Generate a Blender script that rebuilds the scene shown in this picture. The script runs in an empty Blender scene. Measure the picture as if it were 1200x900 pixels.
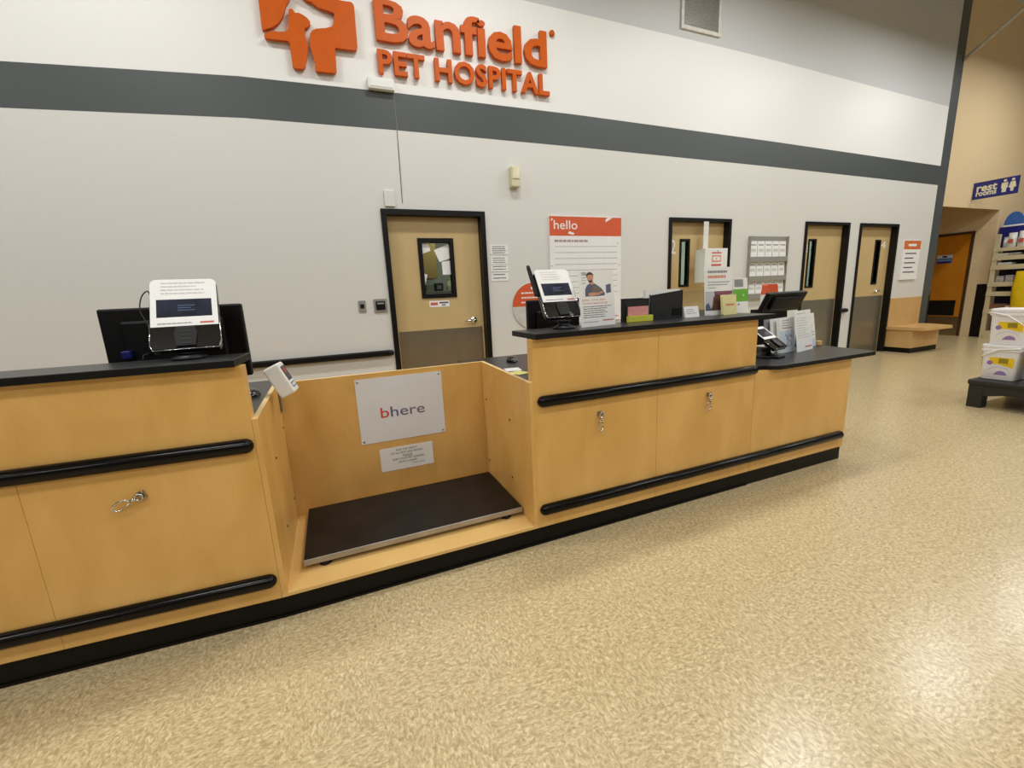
import bpy, bmesh, math, random
from mathutils import Vector, Matrix
random.seed(7)
scn = bpy.context.scene
COL = scn.collection
PI = math.pi
# ------------------------------------------------------------------ camera
F, CAMY, CAMH = 503.24, -4.5606, 1.2932
CC = Vector((0, CAMY, CAMH))
def cam_axes(yaw, pitch, roll):
    a, b, c = [math.radians(v) for v in (yaw, pitch, roll)]
    f = Vector((math.sin(a)*math.cos(b), math.cos(a)*math.cos(b), math.sin(b)))
    r = Vector((math.cos(a), -math.sin(a), 0)); u = r.cross(f)
    return (r*math.cos(c)+u*math.sin(c), u*math.cos(c)-r*math.sin(c), f)
CR, CU, CF = cam_axes(22.1827, -11.5965, -2.7195)
cd = bpy.data.cameras.new('camera'); cam = bpy.data.objects.new('camera', cd); COL.objects.link(cam)
cd.sensor_fit = 'HORIZONTAL'; cd.sensor_width = 36; cd.lens = F/1200*36; cd.clip_start = .05; cd.clip_end = 200
Mc = Matrix((CR, CU, -CF)).transposed().to_4x4(); Mc.translation = CC
cam.matrix_world = Mc; scn.camera = cam
# measuring helpers: where the line of sight through a photo pixel meets a real plane of the room
def ray(px, py): return CR*((px-600)/F) - CU*((py-450)/F) + CF
def onY(px, py, y): d = ray(px, py); return CC + d*((y-CC.y)/d.y)
def onX(px, py, x): d = ray(px, py); return CC + d*((x-CC.x)/d.x)
def onZ(px, py, z): d = ray(px, py); return CC + d*((z-CC.z)/d.z)
def onP(px, py, P, n): d = ray(px, py); return CC + d*((P-CC).dot(n)/d.dot(n))
# ------------------------------------------------------------------ materials
def lin(c): return tuple((v/255/12.92 if v/255 <= .04045 else ((v/255+.055)/1.055)**2.4) for v in c)
MATS = {}
def mat(name, rgb, rough=.5, metal=0, var=.06, scale=14, coat=0, bump=0, stretch=(1, 1, 1), rgb2=None, emit=0, spec=.5):
    """principled surface whose colour wanders a little with a noise pattern"""
    if name in MATS: return MATS[name]
    m = bpy.data.materials.new(name); m.use_nodes = True; nt = m.node_tree; N = nt.nodes; L = nt.links
    b = N['Principled BSDF']; c = lin(rgb)
    b.inputs['Roughness'].default_value = rough; b.inputs['Metallic'].default_value = metal
    b.inputs['Specular IOR Level'].default_value = spec
    if coat: b.inputs['Coat Weight'].default_value = coat; b.inputs['Coat Roughness'].default_value = .12
    tc = N.new('ShaderNodeTexCoord'); mp = N.new('ShaderNodeMapping'); no = N.new('ShaderNodeTexNoise'); cr = N.new('ShaderNodeValToRGB')
    mp.inputs['Scale'].default_value = stretch; no.inputs['Scale'].default_value = scale; no.inputs['Detail'].default_value = 4
    lo = lin(rgb2) if rgb2 else tuple(v*(1-var*2) for v in c)
    hi = c if rgb2 else tuple(min(1, v*(1+var)) for v in c)
    cr.color_ramp.elements[0].color = (*lo, 1); cr.color_ramp.elements[1].color = (*hi, 1)
    cr.color_ramp.elements[0].position = .3; cr.color_ramp.elements[1].position = .7
    L.new(tc.outputs['Object'], mp.inputs['Vector']); L.new(mp.outputs[0], no.inputs['Vector'])
    L.new(no.outputs['Fac'], cr.inputs[0]); L.new(cr.outputs[0], b.inputs['Base Color'])
    if bump:
        bn = N.new('ShaderNodeBump'); bn.inputs['Strength'].default_value = bump; bn.inputs['Distance'].default_value = .004
        L.new(no.outputs['Fac'], bn.inputs['Height']); L.new(bn.outputs[0], b.inputs['Normal'])
    if emit:
        L.new(cr.outputs[0], b.inputs['Emission Color']); b.inputs['Emission Strength'].default_value = emit
    MATS[name] = m
    return m
def wood(name, a, b2, rough=.32):
    if name in MATS: return MATS[name]
    m = bpy.data.materials.new(name); m.use_nodes = True; nt = m.node_tree; N = nt.nodes; L = nt.links
    p = N['Principled BSDF']; p.inputs['Roughness'].default_value = rough
    tc = N.new('ShaderNodeTexCoord'); mp = N.new('ShaderNodeMapping'); mp.inputs['Scale'].default_value = (3.2, 3.2, 1.5)
    n1 = N.new('ShaderNodeTexNoise'); n1.inputs['Scale'].default_value = 1.6; n1.inputs['Detail'].default_value = 6; n1.inputs['Distortion'].default_value = .6
    mp2 = N.new('ShaderNodeMapping'); mp2.inputs['Scale'].default_value = (60, 60, 9)
    n2 = N.new('ShaderNodeTexNoise'); n2.inputs['Scale'].default_value = 1.5; n2.inputs['Detail'].default_value = 2
    mx = N.new('ShaderNodeMix'); mx.data_type = 'FLOAT'; mx.inputs['Factor'].default_value = .16
    cr = N.new('ShaderNodeValToRGB'); cr.color_ramp.elements[0].position = .25; cr.color_ramp.elements[1].position = .75
    cr.color_ramp.elements[0].color = (*lin(b2), 1); cr.color_ramp.elements[1].color = (*lin(a), 1)
    L.new(tc.outputs['Object'], mp.inputs[0]); L.new(tc.outputs['Object'], mp2.inputs[0])
    L.new(mp.outputs[0], n1.inputs['Vector']); L.new(mp2.outputs[0], n2.inputs['Vector'])
    L.new(n1.outputs['Fac'], mx.inputs['A']); L.new(n2.outputs['Fac'], mx.inputs['B'])
    L.new(mx.outputs['Result'], cr.inputs[0]); L.new(cr.outputs[0], p.inputs['Base Color'])
    MATS[name] = m
    return m
def floor_mat():
    m = bpy.data.materials.new('floor_tile'); m.use_nodes = True; nt = m.node_tree; N = nt.nodes; L = nt.links
    p = N['Principled BSDF']
    tc = N.new('ShaderNodeTexCoord')
    def streak(sc, rot):
        mp = N.new('ShaderNodeMapping'); mp.inputs['Scale'].default_value = sc; mp.inputs['Rotation'].default_value = (0, 0, rot)
        n = N.new('ShaderNodeTexNoise'); n.inputs['Scale'].default_value = 1; n.inputs['Detail'].default_value = 2; n.inputs['Roughness'].default_value = .55; n.inputs['Distortion'].default_value = .8
        L.new(tc.outputs['Object'], mp.inputs[0]); L.new(mp.outputs[0], n.inputs['Vector']); return n.outputs['Fac']
    a = streak((105, 58, 1), .35); b = streak((58, 105, 1), .25)
    ck = N.new('ShaderNodeTexChecker'); ck.inputs['Scale'].default_value = 1/.305
    L.new(tc.outputs['Object'], ck.inputs['Vector'])
    mx = N.new('ShaderNodeMix'); mx.data_type = 'FLOAT'
    L.new(ck.outputs['Fac'], mx.inputs['Factor']); L.new(a, mx.inputs['A']); L.new(b, mx.inputs['B'])
    cr = N.new('ShaderNodeValToRGB'); e = cr.color_ramp.elements
    e[0].position = .28; e[0].color = (*lin((166, 145, 108)), 1); e[1].position = .74; e[1].color = (*lin((232, 214, 172)), 1)
    k = e.new(.5); k.color = (*lin((200, 178, 136)), 1)
    L.new(mx.outputs['Result'], cr.inputs[0])
    big = N.new('ShaderNodeTexNoise'); big.inputs['Scale'].default_value = 1.1; big.inputs['Detail'].default_value = 2
    L.new(tc.outputs['Object'], big.inputs['Vector'])
    r2 = N.new('ShaderNodeValToRGB'); r2.color_ramp.elements[0].color = (.9, .89, .86, 1); r2.color_ramp.elements[1].color = (1, 1, 1, 1)
    L.new(big.outputs['Fac'], r2.inputs[0])
    mul = N.new('ShaderNodeMix'); mul.data_type = 'RGBA'; mul.blend_type = 'MULTIPLY'; mul.inputs['Factor'].default_value = 1
    L.new(cr.outputs[0], mul.inputs['A']); L.new(r2.outputs[0], mul.inputs['B']); L.new(mul.outputs['Result'], p.inputs['Base Color'])
    rr = N.new('ShaderNodeMapRange'); rr.inputs['To Min'].default_value = .3; rr.inputs['To Max'].default_value = .19
    L.new(mx.outputs['Result'], rr.inputs['Value']); L.new(rr.outputs[0], p.inputs['Roughness'])
    bn = N.new('ShaderNodeBump'); bn.inputs['Strength'].default_value = .12; bn.inputs['Distance'].default_value = .002
    L.new(mx.outputs['Result'], bn.inputs['Height']); L.new(bn.outputs[0], p.inputs['Normal'])
    return m
def glass(name, tint=(.9, .95, .93), refl=.12):
    if name in MATS: return MATS[name]
    m = bpy.data.materials.new(name); m.use_nodes = True; nt = m.node_tree; N = nt.nodes; L = nt.links
    N.remove(N['Principled BSDF']); out = N['Material Output']
    t = N.new('ShaderNodeBsdfTransparent'); t.inputs[0].default_value = (*tint, 1)
    g = N.new('ShaderNodeBsdfGlossy'); g.inputs['Roughness'].default_value = .03
    fr = N.new('ShaderNodeLayerWeight'); fr.inputs['Blend'].default_value = refl
    mx = N.new('ShaderNodeMixShader'); L.new(fr.outputs['Fresnel'], mx.inputs[0]); L.new(t.outputs[0], mx.inputs[1]); L.new(g.outputs[0], mx.inputs[2])
    L.new(mx.outputs[0], out.inputs[0]); MATS[name] = m
    return m
# ------------------------------------------------------------------ mesh helpers
class B:
    """collects shapes, with material slots, into one mesh"""
    def __init__(s): s.v = []; s.f = []; s.mi = []; s.ms = []; s.sm = []
    def slot(s, m):
        if m not in s.ms: s.ms.append(m)
        return s.ms.index(m)
    def add(s, vs, fs, m, smooth=False):
        o = len(s.v); s.v += [Vector(v) for v in vs]; k = s.slot(m)
        for f in fs: s.f.append([o+i for i in f]); s.mi.append(k); s.sm.append(smooth)
        return s
    def bm(s, b, m, smooth=False):
        b.verts.index_update()
        s.add([v.co.copy() for v in b.verts], [[v.index for v in f.verts] for f in b.faces], m, smooth); b.free(); return s
    def box(s, x0, y0, z0, x1, y1, z1, m, bev=0, M=None, seg=2):
        b = bmesh.new(); bmesh.ops.create_cube(b, size=1)
        for v in b.verts: v.co = Vector(((x0+x1)/2+v.co.x*(x1-x0), (y0+y1)/2+v.co.y*(y1-y0), (z0+z1)/2+v.co.z*(z1-z0)))
        if bev: bmesh.ops.bevel(b, geom=list(b.edges), offset=bev, segments=seg, affect='EDGES', profile=.5)
        if M: bmesh.ops.transform(b, matrix=M, verts=list(b.verts))
        return s.bm(b, m)
    def faces_by(s, test, m):
        k = s.slot(m)
        for i, f in enumerate(s.f):
            a, b_, c = [s.v[j] for j in f[:3]]; n = (b_-a).cross(c-a)
            if n.length > 0 and test(n.normalized()): s.mi[i] = k
        return s
    def prism(s, pts, ax, a0, a1, m, bev=0, M=None):
        """polygon pts (2d) extruded along axis 'x','y' or 'z' from a0 to a1"""
        def P(p, a): return {'x': (a, p[0], p[1]), 'y': (p[0], a, p[1]), 'z': (p[0], p[1], a)}[ax]
        b = bmesh.new(); lo = [b.verts.new(P(p, a0)) for p in pts]; hi = [b.verts.new(P(p, a1)) for p in pts]; n = len(pts)
        b.faces.new(lo[::-1]); b.faces.new(hi)
        for i in range(n): b.faces.new((lo[i], lo[(i+1) % n], hi[(i+1) % n], hi[i]))
        bmesh.ops.recalc_face_normals(b, faces=list(b.faces))
        if bev:
            es = [e for e in b.edges if all(len(f.verts) > 4 for f in e.link_faces) or any(len(f.verts) == n and n > 4 for f in e.link_faces)] if n > 4 else list(b.edges)
            bmesh.ops.bevel(b, geom=es, offset=bev, segments=2, affect='EDGES', profile=.5)
        if M: bmesh.ops.transform(b, matrix=M, verts=list(b.verts))
        return s.bm(b, m)
    def tube(s, pts, r, m, n=10, closed=False, cap=True):
        pts = [Vector(p) for p in pts]; rs = r if isinstance(r, (list, tuple)) else [r]*len(pts)
        vs = []; fs = []; K = len(pts); nrm = None
        for i, p in enumerate(pts):
            a = pts[(i-1) % K] if (closed or i > 0) else p; b2 = pts[(i+1) % K] if (closed or i < K-1) else p
            t = (b2-a).normalized()
            if nrm is None: nrm = t.orthogonal().normalized()
            nrm = (nrm - t*nrm.dot(t)); nrm = nrm.normalized() if nrm.length > 1e-6 else t.orthogonal().normalized()
            bi = t.cross(nrm)
            for k in range(n): q = 2*PI*k/n; vs.append(p+(nrm*math.cos(q)+bi*math.sin(q))*rs[i])
        for i in range(K if closed else K-1):
            j = (i+1) % K
            for k in range(n): fs.append((i*n+k, i*n+(k+1) % n, j*n+(k+1) % n, j*n+k))
        if cap and not closed: fs += [tuple(range(n))[::-1], tuple((K-1)*n+k for k in range(n))]
        return s.add(vs, fs, m, True)
    def lathe(s, prof, m, n=32, M=None, smooth=True):
        """profile (r, z) turned about z"""
        vs = []; fs = []
        for r, z in prof:
            for k in range(n): vs.append(Vector((r*math.cos(2*PI*k/n), r*math.sin(2*PI*k/n), z)))
        for i in range(len(prof)-1):
            for k in range(n): fs.append((i*n+k, i*n+(k+1) % n, (i+1)*n+(k+1) % n, (i+1)*n+k))
        fs += [tuple(range(n))[::-1], tuple((len(prof)-1)*n+k for k in range(n))]
        if M: vs = [M @ v for v in vs]
        return s.add(vs, fs, m, smooth)
    def grid(s, rows, m, smooth=True):
        vs = [v for r in rows for v in r]; w = len(rows[0]); fs = []
        for i in range(len(rows)-1):
            for j in range(w-1): fs.append((i*w+j, i*w+j+1, (i+1)*w+j+1, (i+1)*w+j))
        return s.add(vs, fs, m, smooth)
    def capsule(s, p, q, r, m, n=12, squash=None):
        p = Vector(p); q = Vector(q); d = (q-p).normalized(); pts = []; rs = []
        for i in range(6): a = PI/2*i/5; pts.append(p-d*r*math.cos(a)+d*0); rs.append(max(r*math.sin(a), r*.02))
        for i in range(6): a = PI/2*(5-i)/5; pts.append(q+d*r*math.cos(a)); rs.append(max(r*math.sin(a), r*.02))
        return s.tube(pts, rs, m, n)
WM = {}
def link(o, parent=None, lab=None, cat=None, group=None, kind=None):
    COL.objects.link(o)
    if parent: o.parent = parent
    for k, v in (('label', lab), ('category', cat), ('group', group), ('kind', kind)):
        if v: o[k] = v
    return o
def thing(name, loc, lab, cat, group=None, rz=0, R=None, kind=None):
    o = bpy.data.objects.new(name, None); o.empty_display_size = .05
    M = R.copy() if R else Matrix.Rotation(rz, 4, 'Z')
    M.translation = Vector(loc); o.matrix_world = M
    o.location = Vector(loc); o.rotation_euler = M.to_euler()
    link(o, None, lab, cat, group, kind); WM[o.name] = M
    return o
def obj(name, b, parent=None, world=True, lab=None, cat=None, group=None, kind=None, origin=None):
    me = bpy.data.meshes.new(name); vs = [Vector(v) for v in b.v]
    M = WM[parent.name] if parent else Matrix.Identity(4)
    if world and parent: Mi = M.inverted(); vs = [Mi @ v for v in vs]
    o = bpy.data.objects.new(name, me)
    if parent: WM[o.name] = M
    elif origin is not None:
        T = Matrix.Translation(Vector(origin)); o.location = Vector(origin); WM[o.name] = T
        if world: vs = [v-Vector(origin) for v in vs]
    else: WM[o.name] = Matrix.Identity(4)
    me.from_pydata([v[:] for v in vs], [], b.f)
    for m in b.ms: me.materials.append(m)
    for i, p in enumerate(me.polygons): p.material_index = b.mi[i]; p.use_smooth = b.sm[i]
    me.update()
    return link(o, parent, lab, cat, group, kind)
def sub(name, b, part, **k):            # a sub-part: parent is a mesh part (its frame is its thing's frame)
    return obj(name, b, part, **k)
# text as geometry: (verts, faces) normalised to its own box
_T = {}
def text_geo(s, bold=0, space=1.0):
    if (s, bold, space) in _T: return _T[(s, bold, space)]
    cu = bpy.data.curves.new('t', 'FONT'); cu.body = s; cu.offset = bold; cu.resolution_u = 3; cu.space_character = space; cu.fill_mode = 'BOTH'
    o = bpy.data.objects.new('t', cu); COL.objects.link(o)
    dg = bpy.context.evaluated_depsgraph_get(); me = bpy.data.meshes.new_from_object(o.evaluated_get(dg))
    vs = [v.co.copy() for v in me.vertices]; fs = [list(p.vertices) for p in me.polygons]
    bpy.data.objects.remove(o); bpy.data.curves.remove(cu); bpy.data.meshes.remove(me)
    _T[(s, bold, space)] = (vs, fs); return vs, fs
def islands(vs, fs):
    par = list(range(len(vs)))
    def fd(i):
        while par[i] != i: par[i] = par[par[i]]; i = par[i]
        return i
    for f in fs:
        for i in f[1:]: par[fd(i)] = fd(f[0])
    g = {}
    for f in fs: g.setdefault(fd(f[0]), []).append(f)
    return list(g.values())
def weld(vs, fs):
    mp = {}; out = []; idx = []
    for v in vs:
        k = (round(v.x, 5), round(v.y, 5))
        if k not in mp: mp[k] = len(out); out.append(v)
        idx.append(mp[k])
    nf = []
    for f in fs:
        g = []
        for i in f:
            if not g or idx[i] != g[-1]: g.append(idx[i])
        if len(g) > 2 and g[0] == g[-1]: g.pop()
        if len(set(g)) == len(g) and len(g) > 2: nf.append(g)
    return out, nf
class Sheet:
    """a flat board: origin = lower-left corner, u along its width, v up, n out of its face"""
    def __init__(s, O, u, v):
        s.O = Vector(O); s.W = Vector(u).length; s.H = Vector(v).length; s.u = Vector(u).normalized(); s.n = s.u.cross(Vector(v)).normalized(); s.v = s.n.cross(s.u).normalized()
    def P(s, a, b, d=0): return s.O + s.u*a*s.W + s.v*b*s.H + s.n*d
    def inv(s, p): q = p-s.O; return (q.dot(s.u)/s.W, q.dot(s.v)/s.H)
    def pix(s, px, py): return s.inv(onP(px, py, s.O, s.n))
    def board(s, b, th, m, round_=0, a0=0, b0=0, a1=1, b1=1, d=0):
        pts = []
        if round_:
            W, H = (a1-a0)*s.W, (b1-b0)*s.H
            for cx, cy, q in ((W-round_, H-round_, 0), (round_, H-round_, 1), (round_, round_, 2), (W-round_, round_, 3)):
                for k in range(6): t = PI/2*(q+k/5); pts.append((a0+(cx+round_*math.cos(t))/s.W, b0+(cy+round_*math.sin(t))/s.H))
        else: pts = [(a0, b0), (a1, b0), (a1, b1), (a0, b1)]
        return s.poly(b, pts, m, d, th)
    def poly(s, b, pts, m, d=0, th=0):
        n = len(pts); hi = [s.P(p[0], p[1], d) for p in pts]
        if not th: return b.add(hi, [tuple(range(n))], m)
        lo = [s.P(p[0], p[1], d-th) for p in pts]
        return b.add(hi+lo, [tuple(range(n)), tuple(range(2*n-1, n-1, -1))]+[(i, n+i, n+(i+1) % n, (i+1) % n) for i in range(n)], m)
    def rect(s, b, a0, b0, a1, b1, m, d=.0006): return s.poly(b, [(a0, b0), (a1, b0), (a1, b1), (a0, b1)], m, d)
    def disc(s, b, ca, cb, r, m, d=.0006, n=24, ry=None, th=0):
        return s.poly(b, [(ca+r*math.cos(2*PI*k/n)/s.W, cb+(ry or r)*math.sin(2*PI*k/n)/s.H) for k in range(n)], m, d, th)
    def text(s, b, t, a0, b0, a1, b1, m, d=.0008, bold=0, th=0, keep=False):
        vs, fs = text_geo(t, bold); x0 = min(v.x for v in vs); x1 = max(v.x for v in vs); y0 = min(v.y for v in vs); y1 = max(v.y for v in vs)
        Q = [s.P(a0+(v.x-x0)/(x1-x0)*(a1-a0), b0+(v.y-y0)/(y1-y0)*(b1-b0), d) for v in vs]
        return b.add(Q, fs, m)
    def lines(s, b, a0, b_top, a1, n, step, h, m, ragged=.0, d=.0006):
        """printed lines too small to read: rows of word-long dashes"""
        for i in range(n):
            a = a0; e = a1-(a1-a0)*random.random()*ragged
            while a < e-.005:
                w = min(random.uniform(.05, .14)*(a1-a0), e-a); y = b_top-i*step
                s.rect(b, a, y-h, a+w, y, m, d); a += w+.018*(a1-a0)
        return b
def wall_sheet(p0, p1, y=0.0, th=.006):
    """board flat on a wall facing -y: p0 = upper left pixel, p1 = lower right pixel"""
    A = onY(*p0, y-th); D = onY(*p1, y-th)
    return Sheet((A.x, y-th, D.z), (D.x-A.x, 0, 0), (0, 0, A.z-D.z))
def stand_sheet(bl, br, topz_px, z, lean=10, y=None, y2=None):
    """board standing on a surface at height z: pixels of lower left / lower right / a point on the upper edge; leans back"""
    if y is None: A = onZ(*bl, z); D = onZ(*br, z)
    else: A = onY(*bl, y); D = onY(*br, y if y2 is None else y2); A.z = z; D.z = z
    u = (D-A); u.z = 0; un = u.normalized(); nb = Vector((-un.y, un.x, 0))
    v = Vector((0, 0, 1))*math.cos(math.radians(lean)) + nb*math.sin(math.radians(lean))
    T = onP(*topz_px, A, un.cross(v)); h = (T-A).dot(v)
    return Sheet(A, u, v*h)
# ------------------------------------------------------------------ palette
WALL = mat('wall_paint', (222, 219, 212), .42, var=.012, scale=60, bump=.05)
WALLW = mat('wall_paint_white', (238, 236, 231), .45, var=.01, scale=60, bump=.05, spec=.35)
WALLG = mat('wall_paint_grey', (201, 201, 200), .5, var=.012, scale=60, bump=.04)
STRIPE = mat('stripe_paint', (74, 78, 77), .42, var=.02, scale=40, bump=.05)
BEIGE = mat('beige_wall_paint', (226, 200, 157), .55, var=.02, scale=30)
CEIL = mat('ceiling_deck', (200, 200, 198), .7, var=.05, scale=6)
BLACKF = mat('black_frame_paint', (17, 15, 14), .4, var=.1, spec=.28)
DOORW = wood('door_laminate', (206, 178, 126), (199, 171, 118), .42)
STEEL = mat('brushed_steel', (168, 158, 142), .24, 1, var=.08, scale=9, stretch=(1, 1, 8))
CHROME = mat('chrome', (210, 210, 208), .12, 1, var=.04)
MAPLE = wood('maple_laminate', (231, 184, 109), (208, 158, 80), .3)
MAPLEE = wood('maple_edge', (232, 192, 122), (222, 178, 106), .35)
BENCHW = wood('bench_laminate', (216, 176, 116), (202, 158, 98), .4)
BLKLAM = mat('black_laminate', (36, 36, 37), .33, var=.12, scale=80, bump=.03)
BLKRAIL = mat('black_rail_vinyl', (12, 8, 6), .17, var=.1, spec=.22)
BLKEDGE = mat('black_edge_band', (13, 12, 11), .5, var=.1, spec=.25)
KICK = mat('kick_plate_steel', (158, 150, 130), .28, .7, var=.03, scale=5)
RIM = mat('scale_rim_steel', (172, 164, 150), .5, .5, var=.08, scale=12)
MAPLETOP = wood('maple_edge_band', (244, 212, 150), (236, 202, 138), .4)
PLINTH = mat('black_cove_base', (10, 8, 6), .45, var=.15, spec=.22)
BLKPL = mat('black_plastic', (13, 12, 12), .42, var=.1, spec=.28)
BLKGL = mat('black_gloss_plastic', (12, 12, 13), .12, var=.1, coat=.5)
DKMESH = mat('black_wire_mesh', (46, 46, 46), .5, .3, var=.25, scale=300)
RUBBER = mat('black_rubber_mat', (25, 20, 15), .5, spec=.3, var=.3, scale=9, bump=.1)
WHPL = mat('white_plastic', (238, 236, 230), .35, var=.015)
IVORY = mat('ivory_plastic', (216, 208, 172), .45, var=.03)
PAPER = mat('white_paper', (240, 238, 234), .6, var=.015)
GLOSSW = mat('glossy_white_board', (226, 226, 230), .12, var=.01, coat=.4)
ORANGE = mat('orange_sign_paint', (205, 90, 0), .5, var=.03, spec=.25)
ORANGER = mat('orange_red_print', (216, 92, 48), .4, var=.02)
INKG = mat('grey_ink', (150, 148, 150), .6, var=.05)
INKD = mat('dark_ink', (82, 80, 84), .6, var=.05)
INKR = mat('red_ink', (206, 96, 84), .6, var=.05)
INKO = mat('salmon_ink', (222, 140, 112), .6, var=.05)
SCREEN = mat('dark_screen', (44, 52, 72), .12, var=.3, scale=8, coat=.5)
NAVY = mat('navy_sign', (32, 34, 120), .35, var=.04)
BLUE = mat('blue_print', (58, 104, 178), .45, var=.05)
YELLOW = mat('yellow_print', (236, 198, 16), .45, var=.05)
CREAM = mat('cream_card', (238, 226, 160), .55, var=.02)
GREEN = mat('green_print', (112, 182, 58), .5, var=.05)
PURPLE = mat('purple_print', (146, 116, 168), .5, var=.05)
ODOOR = wood('orange_wood_door', (196, 128, 32), (180, 110, 20), .3)
GREYM = mat('grey_metal', (166, 164, 156), .4, .5, var=.04)
TANM = mat('tan_shelf_paint', (206, 190, 150), .45, var=.03)
CLEAR = glass('clear_acrylic', (.93, .95, .95), .2)
PANE = glass('door_glass', (.86, .93, .90), .16)
SKIN = mat('printed_skin', (206, 150, 118), .6, var=.05)
# ------------------------------------------------------------------ room shell
XL, XR, ZC = -6.0, 16.0, 5.95
ENDX = 10.40
D = {1: (.565, 1.635), 2: (4.133, 5.215), 3: (6.741, 7.795), 4: (8.062, 9.118)}
DH = 2.18
ZB, ZT, ZW = 2.885, 3.208, 4.205      # grey band lower / upper edge, top of the white field
def build_wall():
    b = B()
    holes = [D[k] for k in (1, 2, 3, 4)]
    xs = sorted({XL, ENDX-.26, ENDX, *[v for h in holes for v in h]})
    # the painted band follows the slightly sagging masking line of the real wall
    def band(x, z):
        pts = {ZB: [(-6, 2.66), (-2.0, 2.79), (-.5, 2.874), (.76, 2.893), (2.8, 2.900), (5.86, 2.891), (10.14, 2.853), (ENDX, 2.85)],
               ZT: [(-6, 2.95), (-2.0, 3.093), (-.47, 3.192), (.79, 3.218), (2.8, 3.231), (5.83, 3.215), (10.14, 3.167), (ENDX, 3.16)],
               ZW: [(-6, 4.22), (2.17, 4.221), (3.29, 4.218), (5.41, 4.208), (10.14, 4.103), (ENDX, 4.1)]}.get(z)
        if not pts: return z
        for (xa, za), (xb, zb) in zip(pts, pts[1:]):
            if xa <= x <= xb: return za+(zb-za)*(x-xa)/(xb-xa)
        return z
    xs = sorted(set(xs) | {-2.0, -.47, .79, 2.8, 5.85, 3.3})
    zs = [0, DH, ZB, ZT, ZW, ZC]
    for i in range(len(xs)-1):
        for j in range(5):
            x0, x1 = xs[i], xs[i+1]
            if j == 0 and any(h[0]-1e-4 <= x0 and x1 <= h[1]+1e-4 for h in holes): continue
            m = (WALL, WALL, STRIPE, WALLW, WALLG)[j]
            if x0 >= ENDX-.27: m = STRIPE
            b.add([(x0, 0, band(x0, zs[j])), (x1, 0, band(x1, zs[j])), (x1, 0, band(x1, zs[j+1])), (x0, 0, band(x0, zs[j+1]))], [(0, 1, 2, 3)], m)
    for h in holes:                                     # reveals through the thickness of the wall
        for x in h: b.add([(x, 0, 0), (x, .2, 0), (x, .2, DH), (x, 0, DH)], [(0, 1, 2, 3)], BLACKF)
        b.add([(h[0], 0, DH), (h[1], 0, DH), (h[1], .2, DH), (h[0], .2, DH)], [(0, 1, 2, 3)], BLACKF)
    b.add([(ENDX, 0, 0), (ENDX, .2, 0), (ENDX, .2, ZC), (ENDX, 0, ZC)], [(0, 1, 2, 3)], STRIPE)
    obj('wall_back', b, kind='structure')
build_wall()
b = B(); b.add([(XL, -12, 0), (XR, -12, 0), (XR, 3, 0), (XL, 3, 0)], [(0, 1, 2, 3)], floor_mat()); obj('floor', b, kind='structure')
b = B(); b.add([(XL, -12, ZC), (XL, 3, ZC), (XR, 3, ZC), (XR, -12, ZC)], [(0, 1, 2, 3)], CEIL)
for k in range(9): b.box(XL, -10.6+k*1.35, ZC-.12, XR, -10.5+k*1.35, ZC-.001, CEIL)
obj('ceiling', b, kind='structure')
# beige wall beyond the end of the white one, with the alcove that holds the restroom door
AX = 12.45
b = B()
b.box(ENDX+.001, .0, 2.51, AX, .025, ZC, BEIGE)            # header over the alcove
b.box(AX, .026, 0, AX+.12, 2.4, 3.3, BEIGE)              # side of the alcove with the door
b.box(AX, 0, 2.51, XR, .025, ZC, BEIGE)
b.box(AX, .0, 0, XR, .0255, 2.51, BEIGE)
obj('wall_right', b, kind='structure')
b = B(); b.box(ENDX+.001, 2.4, 0, AX+.12, 2.5, 3.3, BEIGE); b.box(ENDX+.001, .026, 3.3, AX+.12, 2.5, 3.4, BEIGE); b.box(ENDX+.0, .201, 0, ENDX+.06, 2.4, 3.3, BEIGE)
obj('wall_alcove', b, kind='structure')
# rooms behind the doors
GRW = mat('back_room_paint', (178, 180, 166), .6, var=.05, scale=3)
b = B()
for x0, x1 in ((.3, 3.0), (3.4, 5.9), (6.1, 7.95)):
    b.add([(x0, 2.2, 0), (x1, 2.2, 0), (x1, 2.2, 2.6), (x0, 2.2, 2.6)], [(0, 1, 2, 3)], GRW)
    for x in (x0, x1): b.add([(x, .2, 0), (x, 2.2, 0), (x, 2.2, 2.6), (x, .2, 2.6)], [(0, 1, 2, 3)], GRW)
    b.add([(x0, .2, 2.6), (x1, .2, 2.6), (x1, 2.2, 2.6), (x0, 2.2, 2.6)], [(0, 1, 2, 3)], GRW)
    b.add([(x0, .2, 0), (x1, .2, 0), (x1, .2, 2.6), (x0, .2, 2.6)], [(0, 1, 2, 3)], GRW) if False else None
obj('wall_rear', b, kind='structure')
def lamp(name, x, y, z, sx, sy, w, col=(1, .96, .88), rx=0, ry=0):
    l = bpy.data.lights.new(name, 'AREA'); l.shape = 'RECTANGLE'; l.size = sx; l.size_y = sy; l.energy = w; l.color = col
    o = bpy.data.objects.new(name, l); o.location = (x, y, z); o.rotation_euler = (rx, ry, 0); COL.objects.link(o); return o
lamp('back_room_lamp', 1.5, 1.2, 2.55, .6, .6, 9, (1, 1, .93))
lamp('back_room_lamp', 4.6, 1.2, 2.55, .6, .6, 34, (.93, 1, .97))
lamp('back_room_lamp', 7.0, 1.2, 2.55, .6, .6, 40, (.86, 1, 1))
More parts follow.
